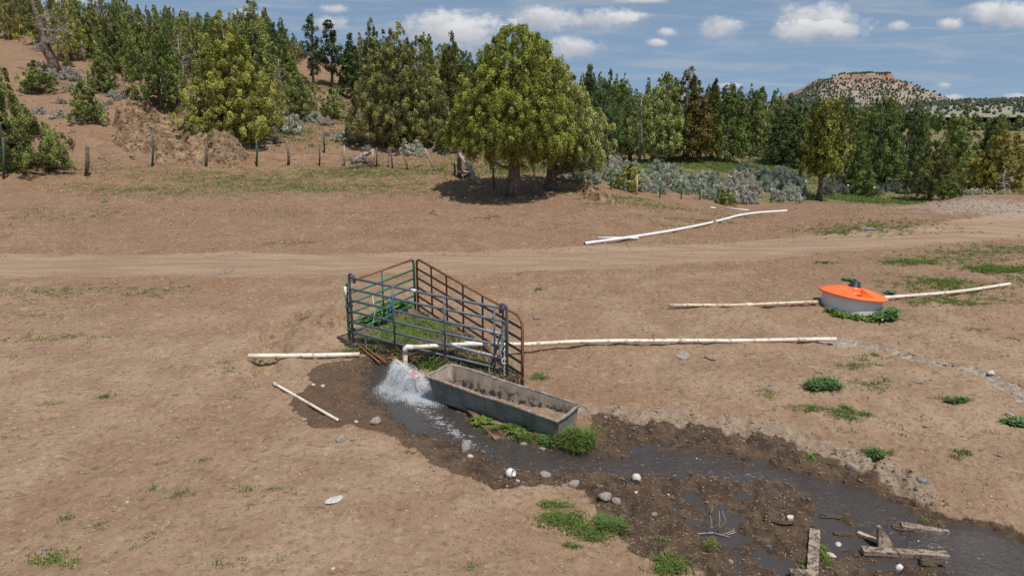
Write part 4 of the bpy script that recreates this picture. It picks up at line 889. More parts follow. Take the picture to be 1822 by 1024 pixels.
for k in range(16):
    d_ = Vector((random.uniform(-.45, .45), random.uniform(-.3, .3), random.uniform(0, .55))); mb.tube([a, a+d_*.6, a+d_], [.1, .08, .03], 6, jit=.3)
tag(mb.build('root_stump', M['bark']), 'dark upturned root stump at the foot of the orange tan post', 'stump')
a = G(832, 318); mb = MB()
for k in range(22):
    s_ = a+Vector((random.uniform(-.4, .4), random.uniform(-.2, .4), random.uniform(.1, .7))); d_ = Vector((random.uniform(-.4, .4), random.uniform(-.3, .3), random.uniform(-.2, .3))); mb.tube([s_, s_+d_*.6, s_+d_], [.06, .06, .03], 6, jit=.3)
tag(mb.build('branch_pile', M['bark']), 'dark tangle of branches piled inside the timber brace', 'branch pile')
def branch(u0, v0, u1, v1, r, lab, m='deadwood', arch=.1):
    a = G(u0, v0); b = G(u1, v1); d = b-a; mb = MB(); pts = [a+d*t+Vector((0, 0, arch*math.sin(t*3.14)+r)) for t in np.linspace(0, 1, 7)]; mb.tube(pts, [r*(1-.7*t) for t in np.linspace(0, 1, 7)], 6, jit=.2)
    for k in range(7):
        s_ = pts[random.randint(1, 5)]; q_ = Vector((random.uniform(-.5, .5), random.uniform(-.4, .4), random.uniform(.0, .4)))*max(d.length*.35, .3); mb.tube([s_, s_+q_*.5+Vector((0, 0, .05)), s_+q_], [r*.5, r*.35, r*.15], 5)
    tag(mb.build('dead_branch', M[m]), lab, 'branch', 'dead branches on the ground')
branch(70,112,112,140,.12,'dark curved fallen limb right of the dead snag'); branch(100,148,142,158,.06,'pale fallen branch by the grey shrub below the snag'); branch(90,213,115,203,.09,'grey dead branch left of the small dark juniper'); branch(120,238,138,236,.04,'scrubby dead twigs on the left bare slope')
branch(175,282,196,290,.04,'pale crooked stick behind the left wooden post'); branch(150,420-118,190,302,.03,'thin stick on the soil right of the left wooden post'); branch(232,281,240,286,.07,'dark burnt branch stub below the outcrop'); branch(470,262,485,268,.05,'dead stick on the shaded slope under the yellow green juniper')
branch(515,640-410,540,233,.05,'grey fallen twigs among the shrubs above the fence'); branch(1800,328,1812,340,.06,'white bare antler-like branch on top of the right mound'); branch(765,380,785,385,.04,'dark dead twig on the brown field')
# ------------------------------------------------------------------ trees
def prof(kind, t):
    if kind == 'cone': return np.minimum(1, (t/.10))**.6*np.clip(1-t, 0, 1)**.78
    if kind == 'spire': return np.minimum(1, (t/.08))**.6*np.clip(1-t, 0, 1)**1.05
    if kind == 'round': return np.minimum(1, t/.16)**.55*np.clip(1-t**2.6, 0, 1)**.55
    if kind == 'ball': return np.sqrt(np.clip(1-(2*t-1)**2, 0, 1))
    if kind == 'pine': return np.minimum(1, (t/.3))**.7*np.clip(1-t, 0, 1)**.55*(.75+.35*np.sin(t*28))
    if kind == 'bush': return np.minimum(1, t/.05)**.3*np.clip(1-t**1.6, 0, 1)**.8
def crown_mesh(name, vols, nclump, nleaf, cr, ll, seed, inner=.5, wid=.5, upb=.75, spread=1., lobe=.26):
    rs = np.random.default_rng(seed); C = []; O = []; W = np.array([v[4]*(v[3]-v[2])+.3*v[4]**2 for v in vols]); W = W/W.sum()
    for (cx, cy, z0, z1, Rm, kind), wgt in zip(vols, W):
        k = max(4, int(nclump*wgt)); t = rs.uniform(0, 1, k*6); pr_ = prof(kind, t); t = t[rs.uniform(0, 1, k*6) < (pr_+.08)/1.1][:k]; k = len(t)
        th = rs.uniform(0, 2*np.pi, k); lob = 1+lobe*np.sin(th*3+seed+t*9)*np.sin(t*17+seed)+lobe*.45*rs.normal(size=k)
        rr = Rm*prof(kind, t)*lob*(1-inner*rs.uniform(0, 1, k)**2.2)
        C.append(np.c_[cx+rr*np.cos(th), cy+rr*np.sin(th), z0+(z1-z0)*t+.05*(z1-z0)*rs.normal(size=k)*(1-t)]); o = np.c_[np.cos(th), np.sin(th), .15+.6*t]; O.append(o/np.linalg.norm(o, axis=1)[:, None])
    C = np.vstack(C); O = np.vstack(O); k = len(C); sz = cr*.9*rs.uniform(.5, 1.4, k); ct = rs.uniform(-.42, .36, k)  # random clump tone spread wide to paint in dark gaps and bright tips
    zt = (C[:, 2]-C[:, 2].min())/np.ptp(C[:, 2]); sz *= (1.1-.3*zt)
    idx = np.repeat(np.arange(k), nleaf); m = len(idx)
    d = rs.normal(size=(m, 3)); d /= np.linalg.norm(d, axis=1)[:, None]; d = d+O[idx]*.55+np.array([0, 0, .3]); d /= np.linalg.norm(d, axis=1)[:, None]
    p = C[idx]+d*(sz[idx]*rs.uniform(.15, 1, m)**.5*spread)[:, None]*np.array([.78, .78, 1.55])
    nr = d+rs.normal(size=(m, 3))*.42; nr /= np.linalg.norm(nr, axis=1)[:, None]
    a = d*.55+np.array([0, 0, upb])+rs.normal(size=(m, 3))*.55; a = a-nr*((a*nr).sum(1)*.7)[:, None]; a /= np.linalg.norm(a, axis=1)[:, None]
    s = np.cross(a, nr); s /= np.linalg.norm(s, axis=1)[:, None]
    L = ll*rs.uniform(.6, 1.4, m); w_ = L*wid*.5
    V = np.empty((m, 4, 3)); V[:, 0] = p; V[:, 1] = p+a*(L*.5)[:, None]+s*w_[:, None]; V[:, 2] = p+a*L[:, None]; V[:, 3] = p+a*(L*.5)[:, None]-s*w_[:, None]
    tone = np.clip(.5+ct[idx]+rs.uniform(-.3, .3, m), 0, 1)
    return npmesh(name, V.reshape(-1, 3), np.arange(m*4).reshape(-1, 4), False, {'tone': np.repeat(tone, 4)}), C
def trunk_mb(h, r, C, seed, lean=.02, nlimb=16, base=1.5, zmin=.1):
    rd = random.Random(seed); mb = MB(); pts = []; rad = []
    for i in range(9):
        t = i/8; pts.append(Vector((lean*h*math.sin(t*3+seed), lean*h*math.cos(t*2.3+seed)*.6, t*h*.9))); rad.append(r*((1-t)**.8+.04)*(1+(base-1)*max(0, 1-t*9)))
    pts[0].z = -.25; mb.tube(pts, rad, 9, jit=.12)
    if len(C):
        for k in range(nlimb):
            c = Vector(C[rd.randrange(len(C))]); zz = max(h*zmin, min(c.z*.75, h*.85)); t = zz/(h*.9); f = min(7.99, t*8); i = int(f); s_ = pts[i].lerp(pts[i+1], f-i); rr = r*(1-t)**.8*.45+.01
            md = s_.lerp(c, .5)+Vector((rd.uniform(-.1, .1), rd.uniform(-.1, .1), -.08*h*.1)); mb.tube([s_, md, c], [rr, rr*.6, rr*.2], 5, cap=False)
    return mb
def proto(key, h, vols, nclump, nleaf, cr, ll, seed, r, nlimb=14, **kw):
    me, C = crown_mesh('crown', vols, nclump, nleaf, cr, ll, seed, **{k: v for k, v in kw.items() if k in ('inner', 'wid', 'upb', 'spread', 'lobe')})
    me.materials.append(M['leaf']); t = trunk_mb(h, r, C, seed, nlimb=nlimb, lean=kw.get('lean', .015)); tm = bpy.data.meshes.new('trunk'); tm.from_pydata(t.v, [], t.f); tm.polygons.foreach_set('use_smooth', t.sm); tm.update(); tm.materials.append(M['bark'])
    w0 = 2*max(abs(v[0])+v[4] for v in vols); PR[key] = (me, tm, h, w0)
PR = {}
rd = random.Random(5)
for i in range(5):                                     # juniper, several leaders
    h = 7; vols = [(0, 0, .35, 7, 1.9, 'cone')]
    for k in range(rd.randint(2, 4)):
        a = rd.uniform(0, 6.28); q_ = rd.uniform(.5, 1.0); vols.append((q_*math.cos(a), q_*math.sin(a), .5, rd.uniform(4.2, 6.4), rd.uniform(.9, 1.3), 'cone'))
    proto('jun%d' % i, h, vols, 400, 62, .25, .12, 100+i, .17)
for i in range(3): proto('spire%d' % i, 9, [(0, 0, .8, 9, 1.25, 'spire'), (.3*(i-1), .2, 1.5, 7.2, .8, 'spire')], 300, 42, .24, .15, 200+i, .15)
for i in range(2): proto('pine%d' % i, 9, [(0, 0, 1.8, 9, 1.3, 'pine')], 120, 60, .32, .17, 300+i, .14, nlimb=26)
for i in range(3):
    vols = [(0, 0, .5, 6, 2.1, 'round')]+[(rd.uniform(-.9, .9), rd.uniform(-.9, .9), .6, rd.uniform(4.5, 6.2), rd.uniform(.9, 1.3), 'round') for _ in range(2)]
    proto('round%d' % i, 6, vols, 420, 66, .25, .12, 400+i, .2, nlimb=18)
for i in range(3): proto('young%d' % i, 2, [(0, 0, .05, 2, .62, 'bush'), (.15*(i-1), .1, .05, 1.5, .45, 'bush')], 110, 60, .15, .085, 500+i, .05, nlimb=8)
proto('main', 8.0, [(0, 0, 1.75, 8.1, 2.75, 'round'), (-.95, -.2, 1.7, 6.3, 2.25, 'round'), (.1, .1, 3.5, 8.1, 2.15, 'round'), (1.0, 0, 1.8, 5.2, 2.0, 'round'), (-.2, -.6, 2.0, 7.2, 2.3, 'round')], 2500, 105, .22, .082, 11, .31, nlimb=44, inner=.28, lobe=.09)
proto('side', 6.0, [(0, 0, 1.3, 6.2, 1.7, 'round'), (1.2, -.2, .8, 4.2, 1.5, 'ball'), (1.9, -.5, .9, 3.2, 1.1, 'ball'), (.9, 0, 1.1, 5.2, 1.2, 'round')], 800, 115, .21, .082, 12, .28, nlimb=34, inner=.4, lobe=.2)
proto('yellow', 8.0, [(0, 0, .25, 8, 2.5, 'cone'), (.8, 0, .4, 6.2, 1.9, 'cone'), (-.9, .2, .3, 5.6, 1.9, 'cone'), (.2, -.6, .3, 6.8, 1.8, 'cone')], 1050, 130, .22, .085, 13, .25, nlimb=30)
proto('olive', 9.0, [(0, 0, .3, 9, 2.2, 'cone'), (-1.5, .1, .3, 7.6, 1.9, 'cone'), (1.4, 0, .4, 8.2, 1.9, 'cone'), (.5, -.8, .3, 7.6, 1.9, 'cone'), (2.3, .2, .3, 5.4, 1.5, 'cone'), (-2.4, 0, .3, 4.4, 1.3, 'cone')], 1150, 125, .25, .095, 14, .3, nlimb=30)
proto('leftbush', 5.0, [(0, 0, .1, 5, 1.9, 'cone'), (-1.1, 0, .1, 4.6, 1.6, 'cone'), (1.3, 0, .0, 2.2, 1.3, 'bush'), (2.1, .2, .3, 1.5, .6, 'ball')], 560, 130, .21, .085, 15, .2, nlimb=30, inner=.7)
proto('gap', 5.0, [(0, 0, 1.3, 5, 1.35, 'round'), (.8, 0, 1.5, 3.0, .9, 'ball'), (-.8, 0, 1.6, 2.9, .9, 'ball'), (.1, 0, 2.6, 4.9, .8, 'ball')], 360, 70, .21, .12, 16, .16, nlimb=26, inner=.5)
TINT = {'yel': (1.0, 1.0, .62), 'main': (.98, 1.07, .60), 'oliv': (.95, .90, .82), 'mid': (.72, .82, .64), 'dark': (.34, .47, .42), 'blue': (.38, .56, .60), 'rust': (.60, .46, .33), 'pale': (.95, 1.03, .88), 'pale2': (1.12, 1.16, 1.05), 'tan': (.98, .82, .52), 'brn': (.50, .50, .38), 'grn': (.52, .66, .46), 'gold': (.80, .82, .46)}
def copytree(key, loc, h, w_, tint, rz, label, cat='tree', name='juniper_tree', group=None):
    me, tm, h0, w0 = PR[key]; root = empty(name, loc, 0, label, cat, group)
    root.empty_display_size = 1
    for nm, mesh in (('trunk', tm), ('crown', me)):
        o = bpy.data.objects.new(nm, mesh); col.objects.link(o); o.parent = root; o.rotation_euler.z = rz
        o.scale = (w_/w0, w_/w0, h/h0)
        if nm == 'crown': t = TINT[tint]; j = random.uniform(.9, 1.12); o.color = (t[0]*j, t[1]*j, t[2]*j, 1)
    return root
def tree(u, vb, vt, wpx, key, tint, label, Y=None, rz=None, name='juniper_tree', cat='tree', group=None):
    if Y is None: b = G(u, vb)
    else:
        d = ray(u, 300); x = d[0]/d[1]*Y; b = Vector((x, Y, H(x, Y)))
        for _ in range(2):
            pass
    t = PY(u, vt, b.y); h = max(.5, t.z-b.z); w_ = wpx/FPX*math.hypot(b.y, CAMH)*1.0
    return copytree(key, b-Vector((0, 0, .05)), h, w_, tint, rz if rz is not None else random.uniform(0, 6.28), label, cat, name, group)
TL = [
 (918,346,54,228,'main','main','biggest bright yellow green juniper with a stout trunk standing in its own shade',None,0),
 (982,336,118,205,'side','pale2','pale green leaning juniper just right of the biggest juniper',None,0),
 (416,252,22,185,'yellow','yel','broad yellow green juniper above the rock outcrop',None,1),
 (712,258,36,205,'olive','oliv','wide olive juniper with several pointed tops left of the biggest juniper',None,0),
 (15,300,92,205,'leftbush','mid','bushy green juniper cut off by the left edge of the photo',None,0),
 (287,196,58,96,'round0','grn','dense round green juniper behind the rock outcrop',None,2),
 (187,165,78,58,'jun0','mid','slender juniper alone on the slope between the snag and outcrop',None,1),
 (73,166,106,54,'young0','mid','small bushy juniper just below the dead snag',None,0),
 (155,218,143,54,'young1','mid','small dark pointed juniper on the slope left of the outcrop',None,0),
 (120,118,104,18,'young2','mid','tiny juniper right of the dead snag',None,0),
 (535,212,128,82,'round1','mid','bushy juniper right of the broad yellow green one',None,1),
 (485,228,120,60,'round2','oliv','lower olive bush touching the broad yellow green juniper',None,3),
 (597,212,152,42,'young1','pale','young light juniper alone on the shaded gap of the hill',None,2),
 (470,205,-6,100,'jun1','mid','tall green juniper behind the broad yellow green one',62,1),
 (520,190,60,66,'jun2','mid','mid green juniper left of the gap in the hilltop trees',64,1),
 (560,152,28,44,'pine0','dark','thin dark pine, leftmost of the pair in the hilltop gap',None,0),
 (592,158,38,54,'pine1','dark','broader dark pine, right of the pair in the hilltop gap',None,0),
 (636,150,54,54,'spire0','dark','dark spired tree right of the hilltop gap',72,0),
 (672,150,36,64,'jun3','dark','dark bushy tree rising behind the wide olive juniper',70,0),
 (712,268,193,50,'young0','oliv','young juniper standing in front of the wide olive one',None,0),
 (808,262,60,100,'jun4','brn','brown green juniper between the wide olive and biggest junipers',50,2),
 (800,272,215,50,'young2','mid','small green juniper bush left of the timber brace',None,2),
 (1046,278,108,56,'spire1','dark','dark pointed tree right behind the biggest juniper',56,0),
 (1080,276,126,66,'jun0','dark','dark green tree behind the pale leaning juniper',60,0),
 (1066,278,150,70,'round1','blue','blue green tree peeping past the pale leaning juniper',54,0),
 (1120,284,172,62,'jun2','mid','grey green juniper with dead limbs behind the sagebrush',None,0),
 (1162,290,156,98,'round2','pale','loose pale green juniper at the edge of the meadow',None,0),
 (1218,284,122,118,'jun3','rust','large rust brown tree by the green meadow',None,0),
 (1180,276,132,70,'jun1','mid','green tree tucked behind the rust brown tree',60,1),
 (1292,290,152,98,'jun4','grn','big bushy green tree behind the right end of the meadow',None,0),
 (1262,282,138,48,'spire2','brn','narrow brownish tree right of the rust brown tree',64,0),
 (1342,296,168,66,'jun1','mid','yellowish green tree on the dark forest edge behind the meadow',62,0),
 (1395,300,168,100,'jun0','dark','dark blue green tree left of the lone yellow green juniper',56,3),
 (1456,356,178,104,'gap','gold','lone yellow green juniper with bare trunk beside the low green grass',None,1),
 (1522,338,236,66,'jun2','grn','dark green bushy tree right of the lone yellow green juniper',None,0),
 (1560,336,164,86,'jun3','grn','tall dense green tree in the right hand forest front',52,0),
 (1610,338,182,84,'jun4','dark','dark tree with brown shade in the right hand forest front',53,0),
 (1664,352,252,80,'round0','brn','brownish round juniper above the right mound',46,0),
 (1700,345,188,92,'jun0','mid','grey green tree behind the brownish round juniper',54,0),
 (1742,346,272,60,'round2','tan','straw coloured juniper left of the orange tan one',46,0),
 (1796,350,236,110,'round1','tan','orange tan juniper at the right edge above the mound',45,1),
 (1758,345,205,60,'spire0','dark','dark narrow tree behind the orange tan juniper',56,0),
 (1690,352,318,40,'young2','grn','small green shrub-like juniper behind the right mound',None,0),
 (1545,350,300,44,'young1','grn','short green juniper in the grey shrubs right of the lone juniper',47,0),
 (1128,318,292,44,'young0','mid','juniper seedling inside the left part of the sagebrush band',None,0),
 (1290,363,334,38,'young1','mid','bright juniper seedling in front of the sagebrush band',None,1),
 (1118,338,290,50,'young2','yel','yellow green seedling behind the leaning fence poles',None,1),
]
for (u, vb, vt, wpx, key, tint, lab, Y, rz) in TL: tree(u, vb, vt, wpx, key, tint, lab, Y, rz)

# dead snag, left
sb = G(98, 132); sh = PY(90, -30, sb.y).z-sb.z; root = empty('dead_tree', sb, 0, 'bare grey dead snag with twisted lichened limbs at the top left', 'dead tree'); rd = random.Random(3)
pts = [Vector((0, 0, -.3)), Vector((-.1, 0, sh*.15)), Vector((-.45, 0, sh*.3)), Vector((-.5, 0, sh*.5)), Vector((-.9, .1, sh*.75)), Vector((-1.1, .1, sh*1.0))]
MB().tube(pts, [.55, .42, .36, .26, .16, .05], 10, jit=.2).build('trunk', M['bark'], root)
def limb(s_, d, r, depth, mb):
    p = [s_]; q_ = s_.copy(); dd = d.copy()
    for k in range(4): dd = dd+Vector((rd.uniform(-.3, .3), rd.uniform(-.3, .3), rd.uniform(-.22, .3)))*d.length*.55; q_ = q_+dd*.25; p.append(q_.copy())
    mb.tube(p, [r, r*.8, r*.6, r*.4, r*.18], 5, cap=False)
    if depth > 0:
        for k in range(4): limb(p[rd.randint(1, 4)], Vector((rd.uniform(-1, 1), rd.uniform(-1, 1), rd.uniform(-.4, .7)))*d.length*.45, r*.45, depth-1, mb)
for k in range(20):
    t = rd.uniform(.3, .98); f = t*5; i = min(4, int(f)); s_ = pts[i].lerp(pts[i+1], f-i); a = rd.uniform(0, 6.28); L = rd.uniform(1.4, 3.4)*(1.15-t*.6)
    if k < 6: a = rd.uniform(-.5, .3); L *= 1.3; 
    mb = MB(); limb(s_, Vector((math.cos(a), math.sin(a), rd.uniform(-.15, .35)))*L, .10*(1.2-t), 2, mb); mb.build('limb', M['deadwood'], root)
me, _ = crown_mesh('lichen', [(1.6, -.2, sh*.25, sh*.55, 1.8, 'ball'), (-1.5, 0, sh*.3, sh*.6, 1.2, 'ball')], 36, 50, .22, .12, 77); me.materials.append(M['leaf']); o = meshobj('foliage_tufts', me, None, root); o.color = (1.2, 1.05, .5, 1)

# bare grey limbs inside living trees, as trees of their own
def deadtree(u, vb, vt, lab, Y=None):
    b = G(u, vb) if Y is None else Vector((ray(u, 300)[0]/ray(u, 300)[1]*Y, Y, 0));
    if Y: b.z = H(b.x, b.y)
    h = PY(u, vt, b.y).z-b.z; root = empty('dead_tree', b, 0, lab, 'dead tree', 'bare dead trees'); pts = [Vector((0, 0, -.1)), Vector((.1, 0, h*.4)), Vector((-.1, 0, h*.7)), Vector((0, 0, h))]
    MB().tube(pts, [.12, .09, .06, .02], 7, jit=.1).build('trunk', M['deadwood'], root); mb = MB()
    for k in range(22):
        t = rd.uniform(.12, .97); f = t*3; i = min(2, int(f)); a = rd.uniform(0, 6.28); limb(pts[i].lerp(pts[i+1], f-i), Vector((math.cos(a), math.sin(a), rd.uniform(0, .5)))*h*.28*(1.2-t), .035, 1, mb)
    mb.build('limbs', M['deadwood'], root)
deadtree(1137, 290, 165, 'slim silver dead tree left of the loose pale green juniper'); deadtree(1190, 288, 225, 'grey dead brush tree below the loose pale green juniper')
deadtree(512, 210, 105, 'grey bare tangle between the junipers right of the broad yellow green one', 58); deadtree(180, 120, 70, 'bare purple grey tree among the top left junipers', 66); deadtree(345, 180, 62, 'grey bare tree top behind the dense round juniper', 60)
deadtree(1790, 345, 300, 'bare grey twigs under the orange tan juniper', 43)

# ---- background forest
SKY = np.array([(-200,-60),(0,-45),(150,-25),(230,-8),(300,6),(350,14),(400,22),(440,14),(480,2),(520,34),(545,75),(600,85),(632,60),(665,46),(700,44),(760,58),(800,70),(835,92),(855,104),(880,106),(950,120),(1035,120),(1120,130),(1190,130),(1250,146),(1330,146),(1400,162),(1440,174),(1500,168),(1550,168),(1600,178),(1650,190),(1720,196),(1822,208),(2100,215)])
USED = set()
def skyv(u): return float(np.interp(u, SKY[:, 0], SKY[:, 1]))
rd = random.Random(21); random.seed(21); cnt = 0; used = []
LM = [(-60,'the bare snag'),(190,'the slender juniper'),(290,'the dense round juniper'),(415,'the broad yellow green juniper'),(500,'the tall green juniper'),(590,'the dark pine pair'),(715,'the wide olive juniper'),(810,'the brown green juniper'),(930,'the biggest juniper'),(1060,'the pale leaning juniper'),(1160,'the loose pale green juniper'),(1220,'the rust brown tree'),(1300,'the meadow bushy tree'),(1395,'the dark blue green tree'),(1456,'the lone yellow green juniper'),(1560,'the tall dense front tree'),(1664,'the brownish round juniper'),(1745,'the straw coloured juniper'),(1830,'the orange tan juniper')]
def regionlab(u, Y, tint, key):
    nm = {'dark': 'dark green', 'mid': 'mid green', 'blue': 'blue green', 'grn': 'fresh green', 'oliv': 'olive', 'brn': 'brownish green', 'rust': 'rust brown', 'pale': 'pale green', 'gold': 'yellowish'}[tint]
    sh = {'j': 'pointed', 's': 'spired', 'p': 'thin pine-like', 'r': 'rounded'}[key[0]]
    l0 = min(LM, key=lambda q: abs(q[0]-u)); side = 'straight' if abs(u-l0[0]) < 22 else ('to the left' if u < l0[0] else 'to the right')
    dist = 'close' if Y < 85 else ('well' if Y < 125 else 'far')
    return '%s %s tree %s behind %s%s' % (nm, sh, dist, l0[1], '' if side == 'straight' else ', '+side), 'background forest junipers'
for tries in range(16000):
    left = cnt < 118
    if cnt >= 280: break
    if left: Y = rd.uniform(60, 98); u = rd.uniform(-70, 545)
    else: Y = 56*math.exp(rd.uniform(0, 1.25)); u = rd.uniform(440, 1890)
    d = ray(u, 200); x = d[0]/d[1]*Y
    if u < 110 and Y < 70: continue
    if 110 <= u < 330 and Y < 61: continue
    if 540 < u < 625 and Y < 100: continue
    if 480 < u < 540 and Y < 62: continue
    if 330 < u < 900 and Y < 64: continue
    if 1150 < u < 1430 and Y < 63: continue
    if 900 < u < 1150 and Y < 62: continue
    sp = (1.0+Y*.006) if left else (1.5+Y*.010)
    if any((x-a)**2+(Y-b)**2 < sp*sp for a, b in used): continue
    z = H(x, Y); vt = skyv(u)+abs(rd.gauss(0, 14))+(6 if Y < 75 else 0); top_z = PY(u, vt, Y).z; h = top_z-z
    if h < 3.0: continue
    if h > 9.5: h = rd.uniform(6.0, 9.5)
    if 545 < u < 625: h = min(h, 5.0)
    used.append((x, Y)); cnt += 1
    key = rd.choice(['jun0','jun1','jun2','jun3','jun4','round0','round1','spire0','spire1','spire2','pine0','jun0','jun3'] if not left else ['jun0','jun2','jun3','round0','spire0','spire1','spire2','jun4','jun1','spire1'])
    if Y < 66 and key.startswith('pine'): key = 'jun1'
    tint = rd.choice(['mid','mid','oliv','mid','grn','brn','oliv','pale'] if u < 450 else (['dark','dark','mid','brn','grn','oliv'] if u < 900 else ['dark','dark','mid','mid','grn','blue','brn','grn','gold']))
    lab, grp = regionlab(u, Y, tint, key); w_ = h*(rd.uniform(.44, .62) if left else rd.uniform(.44, .62))*(1 if not key.startswith('spire') else .62)*(1 if not key.startswith('pine') else .65)
    if lab in USED:
        for q_, ok in (('tall ', h > 7.6), ('short ', h < 6.), ('slim ', w_/h < .47), ('wide ', w_/h > .55), ('', True)):
            if ok and q_+lab not in USED: lab = q_+lab; break
    USED.add(lab)
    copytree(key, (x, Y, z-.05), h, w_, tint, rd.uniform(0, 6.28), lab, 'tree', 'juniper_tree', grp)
print('background trees', cnt)

# ---- sagebrush
SG = []
def sage_mesh(seed, up=.9):
    rd_ = random.Random(seed); vols = [(rd_.uniform(-.28, .28), rd_.uniform(-.28, .28), .0, rd_.uniform(.5, .85), rd_.uniform(.28, .42), 'bush') for _ in range(6)]
    me, C = crown_mesh('shoots', vols, 150, 62, .095, .085, seed, inner=.5, wid=.26, upb=up); me.materials.append(M['sage']); c = C; k = len(C)
    mb = MB()
    for q in range(16):
        e = Vector(c[rd_.randrange(k)])*1.05; mb.tube([Vector((0, 0, -.08)), e*.5+Vector((0, 0, -.03)), e], [.022, .014, .006], 4, cap=False)
    tm = bpy.data.meshes.new('stems'); tm.from_pydata(mb.v, [], mb.f); tm.update(); tm.materials.append(M['deadwood']); return me, tm
for i in range(4): SG.append(sage_mesh(40+i, .9 if i < 3 else .5))
SG_T = [(1.1, 1.14, 1.06), (.92, 1.0, .90), (1.25, 1.22, 1.16), (1.0, 1.12, .95), (1.14, 1.04, 1.02)]
def sage(p, s, tint, lab, grp, zs=1., name='sagebrush', k=None):
    me, tm = SG[random.randrange(4) if k is None else k]; root = empty(name, p, 0, lab, 'shrub', grp); rz = random.uniform(0, 6.28)
    for nm, ms in (('shoots', me), ('stems', tm)):
        o = bpy.data.objects.new(nm, ms); col.objects.link(o); o.parent = root; o.rotation_euler.z = rz; o.scale = (s, s, s*zs); o.color = (*tint, 1)
band = np.array([list(G(u, v))[:2] for u, v in ((985,300),(1040,296),(1110,300),(1180,312),(1290,322),(1360,332),(1418,342),(1422,358),(1340,363),(1290,360),(1200,348),(1130,342),(1060,330),(990,322))])
x0, y0 = band.min(0); x1, y1 = band.max(0); used = []; nb_ = 0
for _ in range(20000):
    if nb_ > 210: break
    x = random.uniform(x0, x1); y = random.uniform(y0, y1)
    if polysd(np.array([x]), np.array([y]), band)[0] > -.1: continue
    if any((x-a)**2+(y-b)**2 < .75 for a, b in used) or fbm(np.array([x]), np.array([y]), 2.2, 2, 17)[0] < -.22: continue
    used.append((x, y)); nb_ += 1; s = random.uniform(.55, 1.25); ti = random.randrange(5); uu = CU+FPX*x/(y*math.cos(PITCH)+CAMH*math.sin(PITCH)); wh = 'below the dead trees' if uu < 1180 else ('before the meadow' if uu < 1310 else 'by the lone juniper'); rw = 'front edge' if y < 40 else ('middle' if y < 44 else 'back edge')
    sage((x, y, H(x, y)-.05), s, SG_T[ti], '%s sagebrush%s at the %s of the band %s' % (['silvery', 'dull green', 'palest', 'grey green', 'purplish grey'][ti], ', big' if s > .95 else (', small' if s < .76 else ''), rw, wh), 'sagebrush bushes in the band', random.uniform(.9, 1.2))
for _ in range(70):
    u = random.uniform(1470, 1700); v = random.uniform(325, 346); p = G(u, v)
    if p.y > 75: continue
    ti = random.randrange(3); s_ = random.uniform(.6, 1.0); sage(p, s_, [(.5, .58, .54), (.6, .62, .60), (.7, .76, .7)][ti], '%s %s shrub %s, right of the lone juniper' % ('big' if s_ > .8 else 'small', ['dark', 'grey', 'pale'][ti], 'behind the low green grass' if u < 1590 else 'behind the right mound'), 'grey shrubs behind the right mound', .9)
for u, v, lb in ((1320,318,'leftmost of the dark blue green sagebrush behind the band'),(1352,320,'dark blue green sagebrush second from left behind the band'),(1380,322,'dark blue green sagebrush in the middle of the dark clump behind the band'),(1400,326,'dark blue green sagebrush nearer the lone juniper behind the band'),(1415,330,'rightmost dark blue green sagebrush beside the lone juniper'),(1390,316,'farthest dark blue green sagebrush under the dark tree')): sage(G(u, v), random.uniform(.9, 1.3), (.62, .74, .72), lb, 'dark sagebrush behind the band', 1.)
for q_ in range(46):
    u = random.choice([random.uniform(60, 330), random.uniform(480, 700)]); v = random.uniform(120, 235) if u < 330 else random.uniform(165, 262); p = G(u, v)
    if p.y > 95 or (200 < u < 330 and v > 185): continue
    s_ = random.uniform(.35, .8); ti = random.randrange(3); wh = ('near the snag' if u < 150 else 'above the outcrop') if u < 330 else ('in the hillside gap' if v < 225 else 'above the leaning posts')
    sage(p-Vector((0, 0, .05)), s_, [(1.15, 1.1, 1.1), (.95, .85, .82), (.8, .85, .7)][ti], '%s %s shrub on the left slope %s' % ('small' if s_ < .5 else 'middling', ['silver', 'dry purplish', 'dull green'][ti], wh), 'shrubs on the left slope', .8)
for u in (1722,1735,1748,1700,1760,1772,1810): sage(G(u, 346)+Vector((0, .8, -.1)), .55, (1.2, 1.25, 1.05), 'pale straw green shrub peeping over the right mound', 'pale shrubs on the mound crest', .7)
